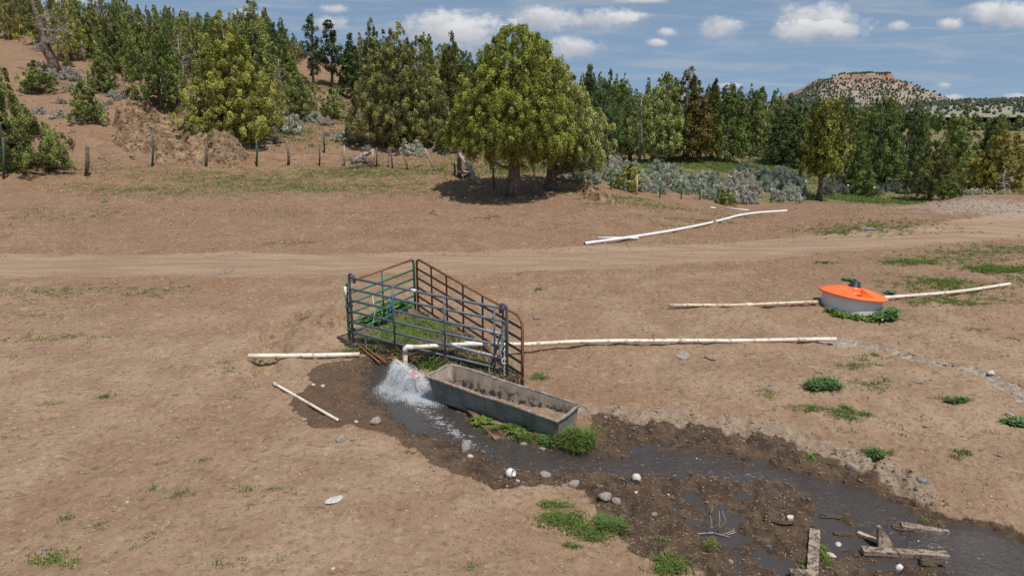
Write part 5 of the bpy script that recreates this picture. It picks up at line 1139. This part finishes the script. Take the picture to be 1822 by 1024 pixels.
for (u, v, wpx, tn, lab) in ((520,236,60,0,'large grey sagebrush left of the slope shrubs, under the bushy juniper'),(490,222,36,4,'grey sagebrush behind the broad yellow green juniper'),(560,218,36,0,'grey sagebrush with dead twigs in the hillside gap'),(580,222,30,4,'purple grey shrub left of the young light juniper'),(548,208,30,1,'upper sagebrush in the hillside gap'),
      (621,250,46,2,'silvery sagebrush alone in the middle of the slope'),(604,250,30,0,'smaller silvery bush touching the one on the slope'),(636,226,30,4,'grey shrub at the left foot of the wide olive juniper'),(655,222,26,4,'pinkish grey shrub under the wide olive juniper'),(728,275,48,2,'wide pale sagebrush above the leaning posts'),(748,278,24,2,'low pale sagebrush right of the wide pale one'),(737,262,20,0,'small sagebrush above the wide pale one'),
      (790,274,24,2,'silver sagebrush left of the timber brace'),(695,270,20,2,'flat pale shrub behind the leaning posts'),(655,268,20,0,'grey shrub tip over the log heap'),(183,195,26,4,'grey shrub beside the small dark pointed juniper'),(207,172,24,0,'pale shrub at the foot of the slender juniper'),(128,142,40,4,'pale twiggy shrub on the slope right of the snag'),(95,136,26,4,'purplish shrub right of the snag trunk'),
      (105,210,28,2,'grey twiggy bush left of the small dark juniper'),(335,200,40,0,'grey sagebrush on top of the outcrop'),(250,190,30,0,'pale dry shrub at the upper left of the outcrop'),(186,360,14,3,'small pale tuft alone on the brown field'),(505,205,34,2,'silvery shrub between bushy juniper and yellow one'),(440,262,20,4,'dark twiggy shrub in the shade right of the outcrop'),(590,180,24,1,'shaded sagebrush high in the hillside gap'),
      (640,212,18,0,'small sagebrush in the shade of the hillside gap'),(775,268,18,1,'low sagebrush left of the silver one'),(998,318,30,2,'pale sagebrush seen between the two big trunks'),(885,300,34,1,'grey green shrub behind the first fence post under the tree'),(1160,342,30,2,'pale small sagebrush below the band by the thin wires')):
    p = G(u, v); s = wpx/FPX*p.y/1.25; sage(p-Vector((0, 0, .04)), s, SG_T[tn], lab, None, .85)

# ---- mesa and far ridge
def farmesh(name, x0, x1, y0, y1, fn, nx_, ny_, m):
    X, Y = np.meshgrid(np.linspace(x0, x1, nx_), np.linspace(y0, y1, ny_)); x, y = X.ravel(), Y.ravel(); z = fn(x, y)
    i_, j_ = np.meshgrid(np.arange(nx_-1), np.arange(ny_-1)); b_ = (j_*nx_+i_).ravel(); o = meshobj(name, npmesh(name, np.c_[x, y, z], np.c_[b_, b_+1, b_+1+nx_, b_+nx_], True), m); tag(o, kind='structure'); return o
DM = 1500.
def mz(u, v): a, e = ae(u, v); return a*DM, CAMH+e*DM
mp = [mz(*q) for q in ((1385,190),(1412,175),(1440,156),(1462,142),(1485,134),(1535,130),(1580,131),(1587,146),(1604,160),(1625,177),(1650,190))]
mxs = np.array([q[0] for q in mp]); mzs = np.array([q[1] for q in mp])
def mesaz(x, y):
    q = (y-DM)/150.; cx = (mxs[0]+mxs[-1])/2; s = 1+np.clip(-q, 0, 2)*.0; prof_ = np.interp(x, mxs, mzs, -6, -6)
    topz = mzs.max(); cap = np.interp(np.abs(q), [0, .10, .16, .9, 1.05], [1, 1, .80, .12, 0]); front = topz*cap
    z = np.minimum(prof_, front+2); rg = fbm(x, y*.35, 22, 4, 5, .6); z = z+np.where(z < topz*.97, 3.0*rg, .8*rg)-1
    cl = (z > topz*.78) & (z < topz*.90); return np.where(cl, topz*.78+(z-topz*.78)*.3, z)
def mesamat():
    m, n, p, o = mat('mesa_slope'); v = n.pos(); s = n.add('ShaderNodeSeparateXYZ'); n.link(v, s.inputs[0])
    c = n.mix(n.smooth(n.noise(v, .03, 5, .7), .4, .6), (.25, .185, .145), (.33, .265, .215)); c = n.mix(n.math('MULTIPLY', n.smooth(n.noise(v, .12, 4, .7), .54, .64), .6), c, (.17, .15, .11))
    zz = n.math('ADD', s.outputs[2], n.math('MULTIPLY', n.noise(v, .06, 4), 14)); red = n.math('MULTIPLY', n.smooth(zz, 46, 56), n.smooth(zz, 75, 66))
    xr = n.smooth(s.outputs[0], 755, 812); c = n.mix(n.math('MULTIPLY', red, n.math('ADD', .22, n.math('MULTIPLY', xr, .6))), c, (.40, .14, .07)); n.link(c, p.inputs['Base Color']); p.inputs['Roughness'].default_value = .95
    return m
M['mesa'] = mesamat()
farmesh('mesa', mxs[0]-60, mxs[-1]+60, DM-170, DM+120, mesaz, 220, 160, M['mesa'])
def ridgez(x, y):
    u_ = x/y*FPX+CU; top_ = np.interp(u_, [1380, 1560, 1640, 1700, 1780, 1900, 2300], [-8, -4, 5, 8, 9, 11, 16]); q = np.clip((y-620)/280., 0, 1)
    return -6+(top_+6)*q**.8+2.2*fbm(x, y, 60, 4, 9)*q+1.5*fbm(x, y, 14, 3, 19)*q-12*np.clip((y-980)/150, 0, 1)
farmesh('far_ridge', 250, 1150, 600, 1100, ridgez, 220, 140, simple('ridge_soil', (.22, .205, .15), (.32, .295, .225), .02, .95, 0, world=True, c3=(.20, .20, .12), c3r=(.5, .6), c3s=4))
def dots(name, n_, xr, yr, zf, hr, seed, tone, keep=None):
    rs = np.random.default_rng(seed); x = rs.uniform(*xr, n_*3); y = rs.uniform(*yr, n_*3)
    if keep is not None: k = keep(x, y, rs); x, y = x[k], y[k]
    x, y = x[:n_], y[:n_]; z = zf(x, y); h = rs.uniform(*hr, len(x)); m = len(x); V = []; F = []
    k = 5
    for (f, zt_) in ((.28, 0), (.48, .35), (.30, .75), (.03, 1.0)):
        for j in range(k):
            a = j*6.283/k+rs.uniform(0, 1, m); rr = h*f*rs.uniform(.7, 1.3, m); V.append(np.c_[x+rr*np.cos(a), y+rr*np.sin(a), z+h*zt_])
    V = np.stack(V, 1); b_ = np.arange(m)[:, None]*(4*k)
    for r_ in range(3):
        for j in range(k): j2 = (j+1) % k; F.append(b_+np.array([r_*k+j, r_*k+j2, (r_+1)*k+j2, (r_+1)*k+j]))
    F = np.stack(F, 1).reshape(-1, 4); o = meshobj(name, npmesh(name, V.reshape(-1, 3), F, False), tone); return o
M['fartree'] = simple('far_juniper', (.045, .06, .035), (.09, .105, .06), .05, .9, 0, world=True)
tag(dots('distant_trees', 2000, (mxs[0], mxs[-1]), (DM-165, DM+20), mesaz, (2.2, 4.8), 3, M['fartree'], lambda x, y, rs: (mesaz(x, y) > 0) & (rs.uniform(0, 1, len(x)) < np.where(mesaz(x, y) > mzs.max()*.93, .8, np.where(x < mxs[3], .45, .28)))), 'dark juniper dots scattered over the distant mesa', 'distant trees', None, 'stuff')
tag(dots('distant_trees', 5200, (300, 1100), (640, 1000), ridgez, (2.0, 4.6), 4, M['fartree'], lambda x, y, rs: (rs.uniform(0, 1, len(x)) < np.clip((y-620)/300, .15, 1))), 'dark juniper dots on the low pale ridge at the right', 'distant trees', None, 'stuff')
r_ = np.random.default_rng(5); nt = 1500; fx_ = r_.uniform(-.62, .92, nt); fy_ = 185*(3.0)**r_.uniform(0, 1, nt)**1.3; fx_ = fx_*fy_; fz_ = base_z(fx_, fy_)-.3; fh = r_.uniform(4.5, 7.5, nt)
ncl, nlf = 14, 16; T = np.repeat(np.arange(nt), ncl*nlf); tt = np.repeat(r_.uniform(.04, 1, nt*ncl), nlf); th = np.repeat(r_.uniform(0, 6.283, nt*ncl), nlf); m_ = len(T); rr = fh[T]*.27*prof('cone', np.clip(tt, .02, .98))
dd = r_.normal(size=(m_, 3)); dd /= np.linalg.norm(dd, axis=1)[:, None]; pc_ = np.c_[fx_[T]+rr*.7*np.cos(th), fy_[T]+rr*.7*np.sin(th), fz_[T]+fh[T]*tt]+dd*(fh[T]*.10)[:, None]; s1_ = np.cross(dd, r_.normal(size=(m_, 3))); s1_ /= np.linalg.norm(s1_, axis=1)[:, None]; s2_ = np.cross(dd, s1_); L_ = (fh[T]*.05*r_.uniform(.6, 1.3, m_))[:, None]
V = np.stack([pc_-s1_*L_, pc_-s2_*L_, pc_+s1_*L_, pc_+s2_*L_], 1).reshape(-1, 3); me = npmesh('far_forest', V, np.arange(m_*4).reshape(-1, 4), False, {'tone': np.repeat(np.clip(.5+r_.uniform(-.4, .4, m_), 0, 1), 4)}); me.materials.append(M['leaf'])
o = meshobj('far_forest', me); o.color = (.48, .58, .50, 1); tag(o, 'far-off juniper forest reading as one mass beyond the valley', 'distant forest', None, 'stuff')
# ------------------------------------------------------------------ grass, weeds, gravel
def blades(n_, cx, cy, sx, sy, h, seed, w_=.012, lean=.5, zfn=None):
    rs = np.random.default_rng(seed); x = cx+sx*rs.normal(size=n_)*.5; y = cy+sy*rs.normal(size=n_)*.5; return blades_at(x, y, h, rs, w_, lean)
def blades_at(x, y, h, rs, w_=.012, lean=.5, z=None, curve=True):
    m = len(x); z = terr(x, y) if z is None else z; th = rs.uniform(0, 6.283, m); L = h*rs.uniform(.5, 1.3, m); ln_ = lean*rs.uniform(.2, 1.2, m)
    d = np.c_[np.cos(th), np.sin(th), np.zeros(m)]; s_ = np.c_[-np.sin(th), np.cos(th), np.zeros(m)]; b = np.c_[x, y, z-.01]; ww = (w_*rs.uniform(.6, 1.4, m))[:, None]
    m1 = b+d*(L*ln_*.35)[:, None]+np.array([0, 0, 1])*(L*.6)[:, None]; t = b+d*(L*ln_*1.0)[:, None]+np.array([0, 0, 1])*(L*np.clip(1-.3*ln_, .2, 1))[:, None]
    V = np.stack([b-s_*ww*.5, b+s_*ww*.5, m1+s_*ww*.45, m1-s_*ww*.45, t+s_*ww*.12, t-s_*ww*.12], 1); bi = np.arange(m)[:, None]*6
    F = np.concatenate([bi+np.array([0, 1, 2, 3]), bi+np.array([3, 2, 4, 5])], 0); return V.reshape(-1, 3), F, np.repeat(np.clip(.5+rs.uniform(-.4, .4, m), 0, 1), 6)
class Acc:
    def __init__(s): s.V = []; s.F = []; s.T = []; s.n = 0
    def add(s, r): s.V.append(r[0]); s.F.append(r[1]+s.n); s.T.append(r[2]); s.n += len(r[0])
    def mesh(s, name, m): me = npmesh(name, np.vstack(s.V), np.vstack(s.F), False, {'tone': np.concatenate(s.T)}); me.materials.append(m); return me
acc = Acc(); rs = np.random.default_rng(99)
def patch(u, v, rx, ry, tufts, per, h, w_=.010, tr=.07, lean=.7, A=None):
    c = hit(u, v, base_z); A = A or acc
    tx = c.x+rx*rs.normal(size=tufts)*.55; ty = c.y+ry*rs.normal(size=tufts)*.55; k = rs.integers(max(2, per//2), per+1, tufts); i = np.repeat(np.arange(tufts), k)
    x = tx[i]+tr*rs.normal(size=len(i))*.6; y = ty[i]+tr*rs.normal(size=len(i))*.6; A.add(blades_at(x, y, h, rs, w_, lean))
for q in ((30,525,1.6,.6,70,14,.05),(110,520,1.8,.5,80,14,.05),(180,515,1.4,.5,60,14,.05),(280,518,1.0,.5,60,16,.06),(320,508,.5,.2,20,12,.05),(60,560,1.0,.3,30,12,.05),(130,545,1.5,.5,40,12,.05),(30,605,.8,.2,28,14,.05),(90,600,.8,.25,30,14,.05),(150,598,.9,.2,30,14,.05),(10,635,.4,.1,10,12,.05),
          (190,706,.18,.08,12,16,.06),(95,720,.16,.07,9,14,.05),(360,870-50,.1,.05,5,10,.04),(95,985,.22,.12,26,16,.05),(110,995,.2,.08,14,14,.05),(25,778,.1,.05,5,10,.04),(320,877,.22,.07,16,14,.04),(275,865,.12,.05,8,12,.04),(438,870,.18,.06,14,14,.04),(480,872,.08,.04,5,12,.04),(500,872,.1,.04,6,12,.04),(523,880,.06,.03,4,10,.04),(445,898,.08,.04,5,10,.04),(362,820,.1,.05,6,12,.04),
          (390,995,.08,.04,6,14,.04),(430,995,.07,.03,5,12,.04),(265,948,.06,.03,4,12,.04),(180,930,.07,.03,5,12,.04),(120,920,.1,.05,8,14,.05),(180,935,.06,.04,4,10,.04),(240,972,.06,.03,4,10,.04),(500,988,.06,.03,4,10,.04),(840,1003,.07,.03,5,12,.04),(405,655,.25,.25,14,10,.05),(415,665,.2,.1,10,10,.05),(420,710,.15,.1,8,10,.04),
          (540,572,.14,.08,12,16,.06),(570,562,.1,.05,6,12,.05),(480,433,1.2,.3,30,10,.05),(510,432,.8,.3,30,12,.06),(560,433,.5,.2,15,10,.05),(870,388,.7,.5,40,14,.07),(1000,400,.3,.2,8,10,.06),(1180,385,.3,.2,15,12,.07),(955,517,.2,.12,18,14,.06),(925,489,.12,.08,8,12,.05),
          (960,667,.16,.10,26,18,.07),(1250,393,2.4,.5,120,12,.08),(1310,383,1.5,.6,80,12,.08),(1200,402,1.0,.3,40,12,.07),(1540,405,3.4,1.2,420,16,.09),(1490,415,.6,.3,50,16,.09),(1470,468,.35,.2,26,16,.09),(1620,468,.9,.5,160,18,.10),(1660,500,1.0,.5,150,18,.08),(1690,510,1.6,.6,190,18,.08),(1700,460,1.8,.8,180,16,.07),(1780,480,1.0,.45,260,20,.11),(1750,450,2.4,.7,200,16,.07),(1800,440,1.6,.6,120,16,.07),
          (1700,540,1.0,.25,110,16,.07),(1660,545,.7,.25,60,16,.07),(1760,530,.7,.3,50,14,.06),(1815,500,.5,.5,60,14,.07),(1560,500,.4,.3,14,12,.06),(1735,590,.3,.1,14,14,.05),(1800,605,.2,.1,10,14,.05),(1555,632,.3,.14,20,14,.05),(1530,640,.2,.1,12,14,.05),(1520,655,.35,.15,30,14,.05),(1560,650,.2,.08,12,14,.05),(1545,683,.35,.1,30,14,.05),(1550,691,.2,.08,12,14,.05),
          (1440,730,.3,.1,36,16,.06),(1495,735,.25,.1,36,16,.06),(1500,745,.2,.08,24,16,.06),(1505,728,.1,.06,14,14,.06),(1535,738,.12,.05,12,14,.05),(1550,740,.1,.04,8,14,.05),(1365,702,.2,.1,14,12,.05),(1370,710,.1,.04,6,12,.05),(1520,750,.1,.05,8,14,.05),(1508,770,.3,.06,10,10,.04),(1595,755,.1,.1,8,10,.04),(1605,770,.1,.06,7,10,.04),(1640,745,.1,.15,8,10,.04),
          (1700,713,.18,.07,30,18,.08),(1712,805,.12,.05,14,16,.06),(1700,810,.06,.03,6,14,.05),(1630,920,.1,.03,6,12,.04),(1558,808,.14,.07,32,18,.09),(1445,815,.06,.03,12,14,.05),(1760,765,.1,.05,6,10,.04),(1160,365,3.0,1.2,300,10,.10),(1060,362,.8,.3,30,10,.07)): patch(*q)
# sparse fields on the far slope
for u, v, rx, ry, k in ((400,318,6,2.4,1700),(650,306,6,2,1900),(250,340,5,1.6,800),(560,335,5,1.6,900),(760,345,4,1.4,260),(150,300,3,1.5,200),(60,300,2,1,120),(700,330,3,1.5,260),(100,380,4,1.5,160),(450,380,4,1.,120),(1100,352,2.6,.8,220)): patch(u, v, rx, ry, k, 9, .08, .016, .16)
for u, v, rx, ry, k in ((1250,296,9,4,2300),(1500,352,5,1.5,900),(1580,358,4,1.6,900),(1380,305,6,4,900),(900,300,5,4,900),(620,215,6,5,900),(600,160,7,7,900),(700,250,6,3,500),(500,240,4,3,400)): patch(u, v, rx, ry, k, 9, .14, .03, .3)
tag(meshobj('grass', acc.mesh('grass', M['grass'])), 'short green grass growing in scattered patches over the soil', 'grass', None, 'stuff')
# dry straw in the corral and on the ground
acs = Acc(); acg = Acc()
tri = np.array([list(A0)[:2], list(C0)[:2], list(C1)[:2]]); tri_c = tri.mean(0)
x = rs.uniform(-3.6, .3, 52000); y = rs.uniform(12.2, 16.4, 52000); k = polysd(x, y, tri) < .02; x, y = x[k], y[k]; nz_ = fbm(x, y, .6, 3, 3); gk = (nz_+.28*((x+1.9)*-.5) > .12)
acs.add(blades_at(x[~gk], y[~gk], .27, rs, .012, 1.3)); acg.add(blades_at(x[gk], y[gk], .24, rs, .015, 1.0))
for u, v, rx, ry, n_, h_ in ((650,625,.45,.10,900,.10),(690,655,.12,.08,200,.08),(765,650,.35,.13,1600,.13),(805,655,.35,.16,1800,.12),(830,668,.2,.1,600,.10),(745,640,.2,.1,500,.10),(640,606,.12,.06,160,.07),(880,762,.6,.05,1500,.08),(850,745,.2,.05,300,.07),(935,778,.25,.06,500,.09),(800,718,.12,.06,200,.06),(688,690,.05,.05,60,.06),(693,702,.07,.04,70,.06),(1005,925,.3,.14,1500,.06),(990,900,.2,.08,500,.05),(1045,945,.25,.12,900,.06),(1085,935,.16,.10,700,.12),
                         (1060,955,.14,.05,250,.05),(1010,965,.05,.04,90,.05),(1025,970,.06,.03,80,.05),(975,897,.1,.05,150,.05),(1195,1008,.16,.12,900,.09),(1180,995,.1,.06,240,.07),(1465,985,.05,.12,260,.08),(1470,970,.04,.06,90,.06),(1300,960,.05,.04,60,.05),(1268,957,.05,.04,40,.06),(1180,960,.05,.04,50,.06),(900,1003-20,.02,.02,5,.03),(1440,996,.12,.05,60,.06),(1530,930,.05,.03,40,.05),(1548,948,.05,.02,30,.05)):
    c = hit(u, v, base_z); xx = c.x+rx*rs.normal(size=n_)*.6; yy = c.y+ry*rs.normal(size=n_)*.6; acg.add(blades_at(xx, yy, h_, rs, .009, .9))
for u, v, rx, ry, n_, h_ in ((722,716,.12,.05,500,.09),(730,722,.10,.04,200,.07),(900,775,.3,.05,120,.08),(1000,770,.2,.04,100,.08),(620,655,.4,.1,160,.05),(1310,350,2,1,300,.12),(650,297,1.0,.3,900,.16),(640,285,1,.4,500,.16)):
    c = hit(u, v, base_z); xx = c.x+rx*rs.normal(size=n_)*.6; yy = c.y+ry*rs.normal(size=n_)*.6; acs.add(blades_at(xx, yy, h_, rs, .008 if v > 400 else .02, 1.4))
# scattered straw bits lying flat on mud and soil
def litter(n_, xr, yr, L0, h0, seed, A, keep=None):
    r_ = np.random.default_rng(seed); x = r_.uniform(*xr, n_); y = yr[0]*(yr[1]/yr[0])**r_.uniform(0, 1, n_)
    if keep: k = keep(x, y); x, y = x[k], y[k]
    n_ = len(x); z = terr(x, y)+h0; th = r_.uniform(0, 3.14, n_); L = L0*r_.uniform(.4, 1.5, n_); d = np.c_[np.cos(th)*L, np.sin(th)*L, r_.uniform(-.1, .25, n_)*L]; s_ = np.c_[-np.sin(th), np.cos(th), 0*th]*(L*.10)[:, None]; b = np.c_[x, y, z]
    V = np.stack([b-s_, b+s_, b+d+s_, b+d-s_], 1).reshape(-1, 3); A.add((V, np.arange(n_*4).reshape(-1, 4), np.repeat(r_.uniform(0, 1, n_), 4)))
litter(16000, (-11, 13), (5.8, 24), .032, .004, 1, acs); litter(5200, (-1, 8), (5.8, 13), .03, .008, 2, acs, lambda x, y: near_only(lambda a, b: polysd(a, b, WET), x, y) < .1)
tag(meshobj('straw', acs.mesh('straw', M['straw'])), 'dry straw and dead stalks littering the soil and the corral', 'straw', None, 'stuff')
tag(meshobj('green_growth', acg.mesh('green_growth', M['grass'])), 'lush green growth along the wet ground and inside the corral', 'grass', None, 'stuff')
# countable tufts and weeds
def tuft(u, v, rx, ry, n_, h, m, lab, cat='grass tuft', name='grass_tuft', w_=.012, lean=1.0, tint=None):
    c = G(u, v); r_ = np.random.default_rng(int(u+v)); ang = r_.uniform(0, 6.283, n_); q = np.sqrt(r_.uniform(0, 1, n_)); x = c.x+rx*q*np.cos(ang); y = c.y+ry*q*np.sin(ang); A = Acc(); A.add(blades_at(x, y, h, r_, w_, lean)); o = meshobj(name, A.mesh(name, m)); o.color = (*(tint or (1, 1, 1)), 1); tag(o, lab, cat)
tuft(1464,690,.32,.15,600,.17,M['weed'],'biggest dark green grass tuft alone on the slope below the long pipe',w_=.022,lean=1.2)
tuft(1028,792,.24,.18,1500,.24,M['grass'],'bright green grass tuft at the near end of the trough',w_=.010)
tuft(975,792,.13,.08,420,.13,M['weed'],'dark leafy weed under the near corner of the trough','weed','weed',.022)
tuft(1083,938,.15,.10,700,.13,M['weed'],'thick green tuft on the right of the lower grass patch',w_=.010)
tuft(1265,972,.08,.05,90,.11,M['grass'],'thin spiky grass sprout beside the grey forked twig',w_=.006)
tuft(1701,715,.17,.08,160,.10,M['weed'],'small bright weed on the bare right slope','weed','weed',.028)
tuft(1558,810,.13,.07,200,.10,M['weed'],'green weed growing on the pale dried mud','weed','weed',.02)
def leafy(u, v, rx, ry, n_, L, lab, tint=(1, 1, 1), name='weed', cat='weed', arc=None):
    c = G(u, v); r_ = np.random.default_rng(int(u*3+v))
    if arc: th = r_.uniform(arc[1], arc[2], n_); rr = arc[0]+r_.uniform(0, .22, n_); x = arc[3]+rr*np.cos(th); y = arc[4]+rr*np.sin(th)
    else: ang = r_.uniform(0, 6.283, n_); q = np.sqrt(r_.uniform(0, 1, n_)); x = c.x+rx*q*np.cos(ang); y = c.y+ry*q*np.sin(ang)
    A = Acc(); A.add(blades_at(x, y, L, r_, L*.45, 1.4)); o = meshobj(name, A.mesh(name, M['weed'])); o.color = (*tint, 1); tag(o, lab, cat)
leafy(1517, 570, 1, 1, 620, .11, 'strip of leafy green weeds along the front foot of the orange lidded tank', (1.3, 1.2, .8), 'weed_strip', 'weeds', (.80, -2.7, -.5, tc_.x, 17.0))
leafy(1572, 567, .25, .2, 300, .20, 'broad leafed weed at the right foot of the orange lidded tank', (1.1, 1.1, 1.3)); leafy(1583, 523, .16, .08, 90, .12, 'small grey green weed right behind the orange lidded tank', (1.2, 1.1, 1.6)); leafy(1512, 500, .22, .12, 140, .10, 'weed patch behind the orange lidded tank', (1, 1, .8))
leafy(1812, 755, .22, .10, 220, .10, 'leafy weed beside the thin pipe at the right edge'); leafy(700, 552, .3, .2, 420, .22, 'broad leafed weeds in the back left of the corral', (1.1, 1.2, .8)); leafy(672, 572, .35, .2, 420, .18, 'leafy weeds along the green panel', (1, 1.1, .8))
leafy(495, 640, .1, .05, 40, .05, 'little weed under the thick pale pipe'); leafy(458,642,.12,.04,60,.05,'low weed below the left end of the thick pale pipe', (1.1, 1.2, .8)); leafy(860,752,.12,.05,120,.09,'yellow green weed under the middle of the trough',(1.4,1.3,.7)); leafy(920,770,.1,.05,110,.09,'leafy weed under the trough right of the brown wet plank',(1.3,1.2,.7))
leafy(688,668+18,.04,.04,26,.05,'tiny bright plant in the wet soil left of the spray',(1.8,1.6,.6)); leafy(1540,410,.1,.1,5,.05,'weed by the flat grey stone beyond the road'); leafy(1445,816,.05,.03,60,.05,'bright moss-like plant on the far mud bank',(1.6,1.5,.5))
# gravel and soil clods
def clods(n_, xr, yr, s0, s1, seed, m, name, lab, keep=None):
    r_ = np.random.default_rng(seed); x = r_.uniform(*xr, n_); y = yr[0]*(yr[1]/yr[0])**r_.uniform(0, 1, n_); k = np.abs(x) < y*.8+.5; x, y = x[k], y[k]
    if keep is not None: k = keep(x, y, r_); x, y = x[k], y[k]
    n_ = len(x); s_ = s0*(s1/s0)**(r_.uniform(0, 1, n_)**2.2)*(.6+y/18); z = terr(x, y); base_v = np.array([(1,0,0),(-1,0,0),(0,1,0),(0,-1,0),(0,0,.75),(0,0,-.5),(.7,.7,.1),(-.7,.7,.2),(.6,-.75,.15),(-.75,-.6,.1)])
    base_v = base_v[:6]; f = np.array([(0,2,4),(2,1,4),(1,3,4),(3,0,4),(2,0,5),(1,2,5),(3,1,5),(0,3,5)]); V = base_v[None]*s_[:, None, None]*r_.uniform(.55, 1.2, (n_, 6, 1)); V = V+r_.normal(size=V.shape)*s_[:, None, None]*.16; th = r_.uniform(0, 6.28, n_)
    c_, sn = np.cos(th)[:, None], np.sin(th)[:, None]; V = np.stack([V[..., 0]*c_-V[..., 1]*sn, V[..., 0]*sn+V[..., 1]*c_, V[..., 2]], -1)+np.c_[x, y, z+s_*.12][:, None]
    F = (f[None]+np.arange(n_)[:, None, None]*6).reshape(-1, 3); o = meshobj(name, npmesh(name, V.reshape(-1, 3), F, False), m); tag(o, lab, name, None, 'stuff')
M['clod'] = simple('soil_clods', (.25, .165, .110), (.37, .265, .19), 3, .95, .5, 40, .01, world=True, c3=(.45, .37, .29), c3r=(.55, .65), c3s=6)
clods(70000, (-22, 24), (5.6, 34), .008, .030, 5, M['clod'], 'gravel', 'small soil clods and gravel strewn over the bare ground', lambda x, y, r_: (segdist(x, y, ROADV) > 1.2) & (near_only(lambda a, b: polysd(a, b, WET), x, y) > .05))
M['mudclod'] = simple('wet_clods', (.075, .050, .034), (.17, .12, .08), 8, .7, .5, 40, .01, world=True, c3=(.30, .23, .16), c3r=(.52, .64), c3s=4)
clods(26000, (-3.6, 10), (5.6, 13.5), .008, .035, 6, M['mudclod'], 'mud_clods', 'dark wet clods of trampled mud around the stream', lambda x, y, r_: (near_only(lambda a, b: polysd(a, b, WET), x, y) < .05) & (terr(x, y) > base_z(x, y)-.055) & (r_.uniform(0, 1, len(x)) < np.where(x < 0, .35, 1)))
clods(9000, (0, 13), (6, 20), .010, .045, 7, M['clod'], 'dried_clods', 'pale dried clods on the upper bank and the grey runnel', lambda x, y, r_: (segdist(x, y, PALE) < .35) | (segdist(x, y, STRIP) < .22))
clods(5000, (-40, 4), (34, 75), .012, .045, 12, M['clod'], 'rubble', 'loose stones and bits of wood on the hillside')
# ------------------------------------------------------------------ water spray
r_ = np.random.default_rng(8); nj = 130; n_ = 56000
ja = r_.uniform(0, 1, nj); jsrc = np.array([list(s0.lerp(s1, float(q)*.9)+Vector((0, -.03, -.03))) for q in ja])
kind_ = r_.uniform(0, 1, nj); jv = .88*np.where((kind_ < .60)[:, None], np.c_[r_.uniform(.2, 1.8, nj), r_.uniform(-1.5, -.3, nj), r_.uniform(-.5, 1.1, nj)], np.where((kind_ < .85)[:, None], np.c_[r_.uniform(-.9, .2, nj), r_.uniform(-.9, .1, nj), r_.uniform(.0, 1.35, nj)], np.c_[r_.uniform(-.6, .6, nj), r_.uniform(-.5, .1, nj), r_.uniform(.0, 1.2, nj)]))
J = r_.integers(0, nj, n_); t = .62*r_.uniform(0, 1, n_)**.8; disp = (.012+.085*t)[:, None]*r_.normal(size=(n_, 3))
Q = jsrc[J]+jv[J]*t[:, None]+disp; Q[:, 2] -= 3.6*t*t; X, Yq, Zq = Q.T
Zq = np.maximum(Zq, base_z(X, Yq)-.055+r_.uniform(0, .05, n_)); vel = jv[J]+np.c_[np.zeros(n_), np.zeros(n_), -7.2*t]; vel = vel+r_.normal(size=(n_, 3))*.25; vel /= np.linalg.norm(vel, axis=1)[:, None]
s_ = .0019*(1+r_.uniform(0, 1, n_)**4*1.6); ln_ = s_*r_.uniform(2, 9, n_); sa = np.cross(vel, r_.normal(size=(n_, 3))); sa /= np.linalg.norm(sa, axis=1)[:, None]; sb_ = np.cross(vel, sa); c0_ = np.c_[X, Yq, Zq]
V = np.stack([c0_+sa*s_[:, None], c0_-.5*sa*s_[:, None]+.87*sb_*s_[:, None], c0_-.5*sa*s_[:, None]-.87*sb_*s_[:, None], c0_+vel*ln_[:, None], c0_-vel*ln_[:, None]], 1)
f = np.array([(0,1,3),(1,2,3),(2,0,3),(1,0,4),(2,1,4),(0,2,4)]); F = (f[None]+np.arange(n_)[:, None, None]*5).reshape(-1, 3)
tag(meshobj('water_spray', npmesh('water_spray', V.reshape(-1, 3), F, False), M['spray']), 'white burst of water spraying from the banded pipe into the stream', 'water spray', None, 'stuff')
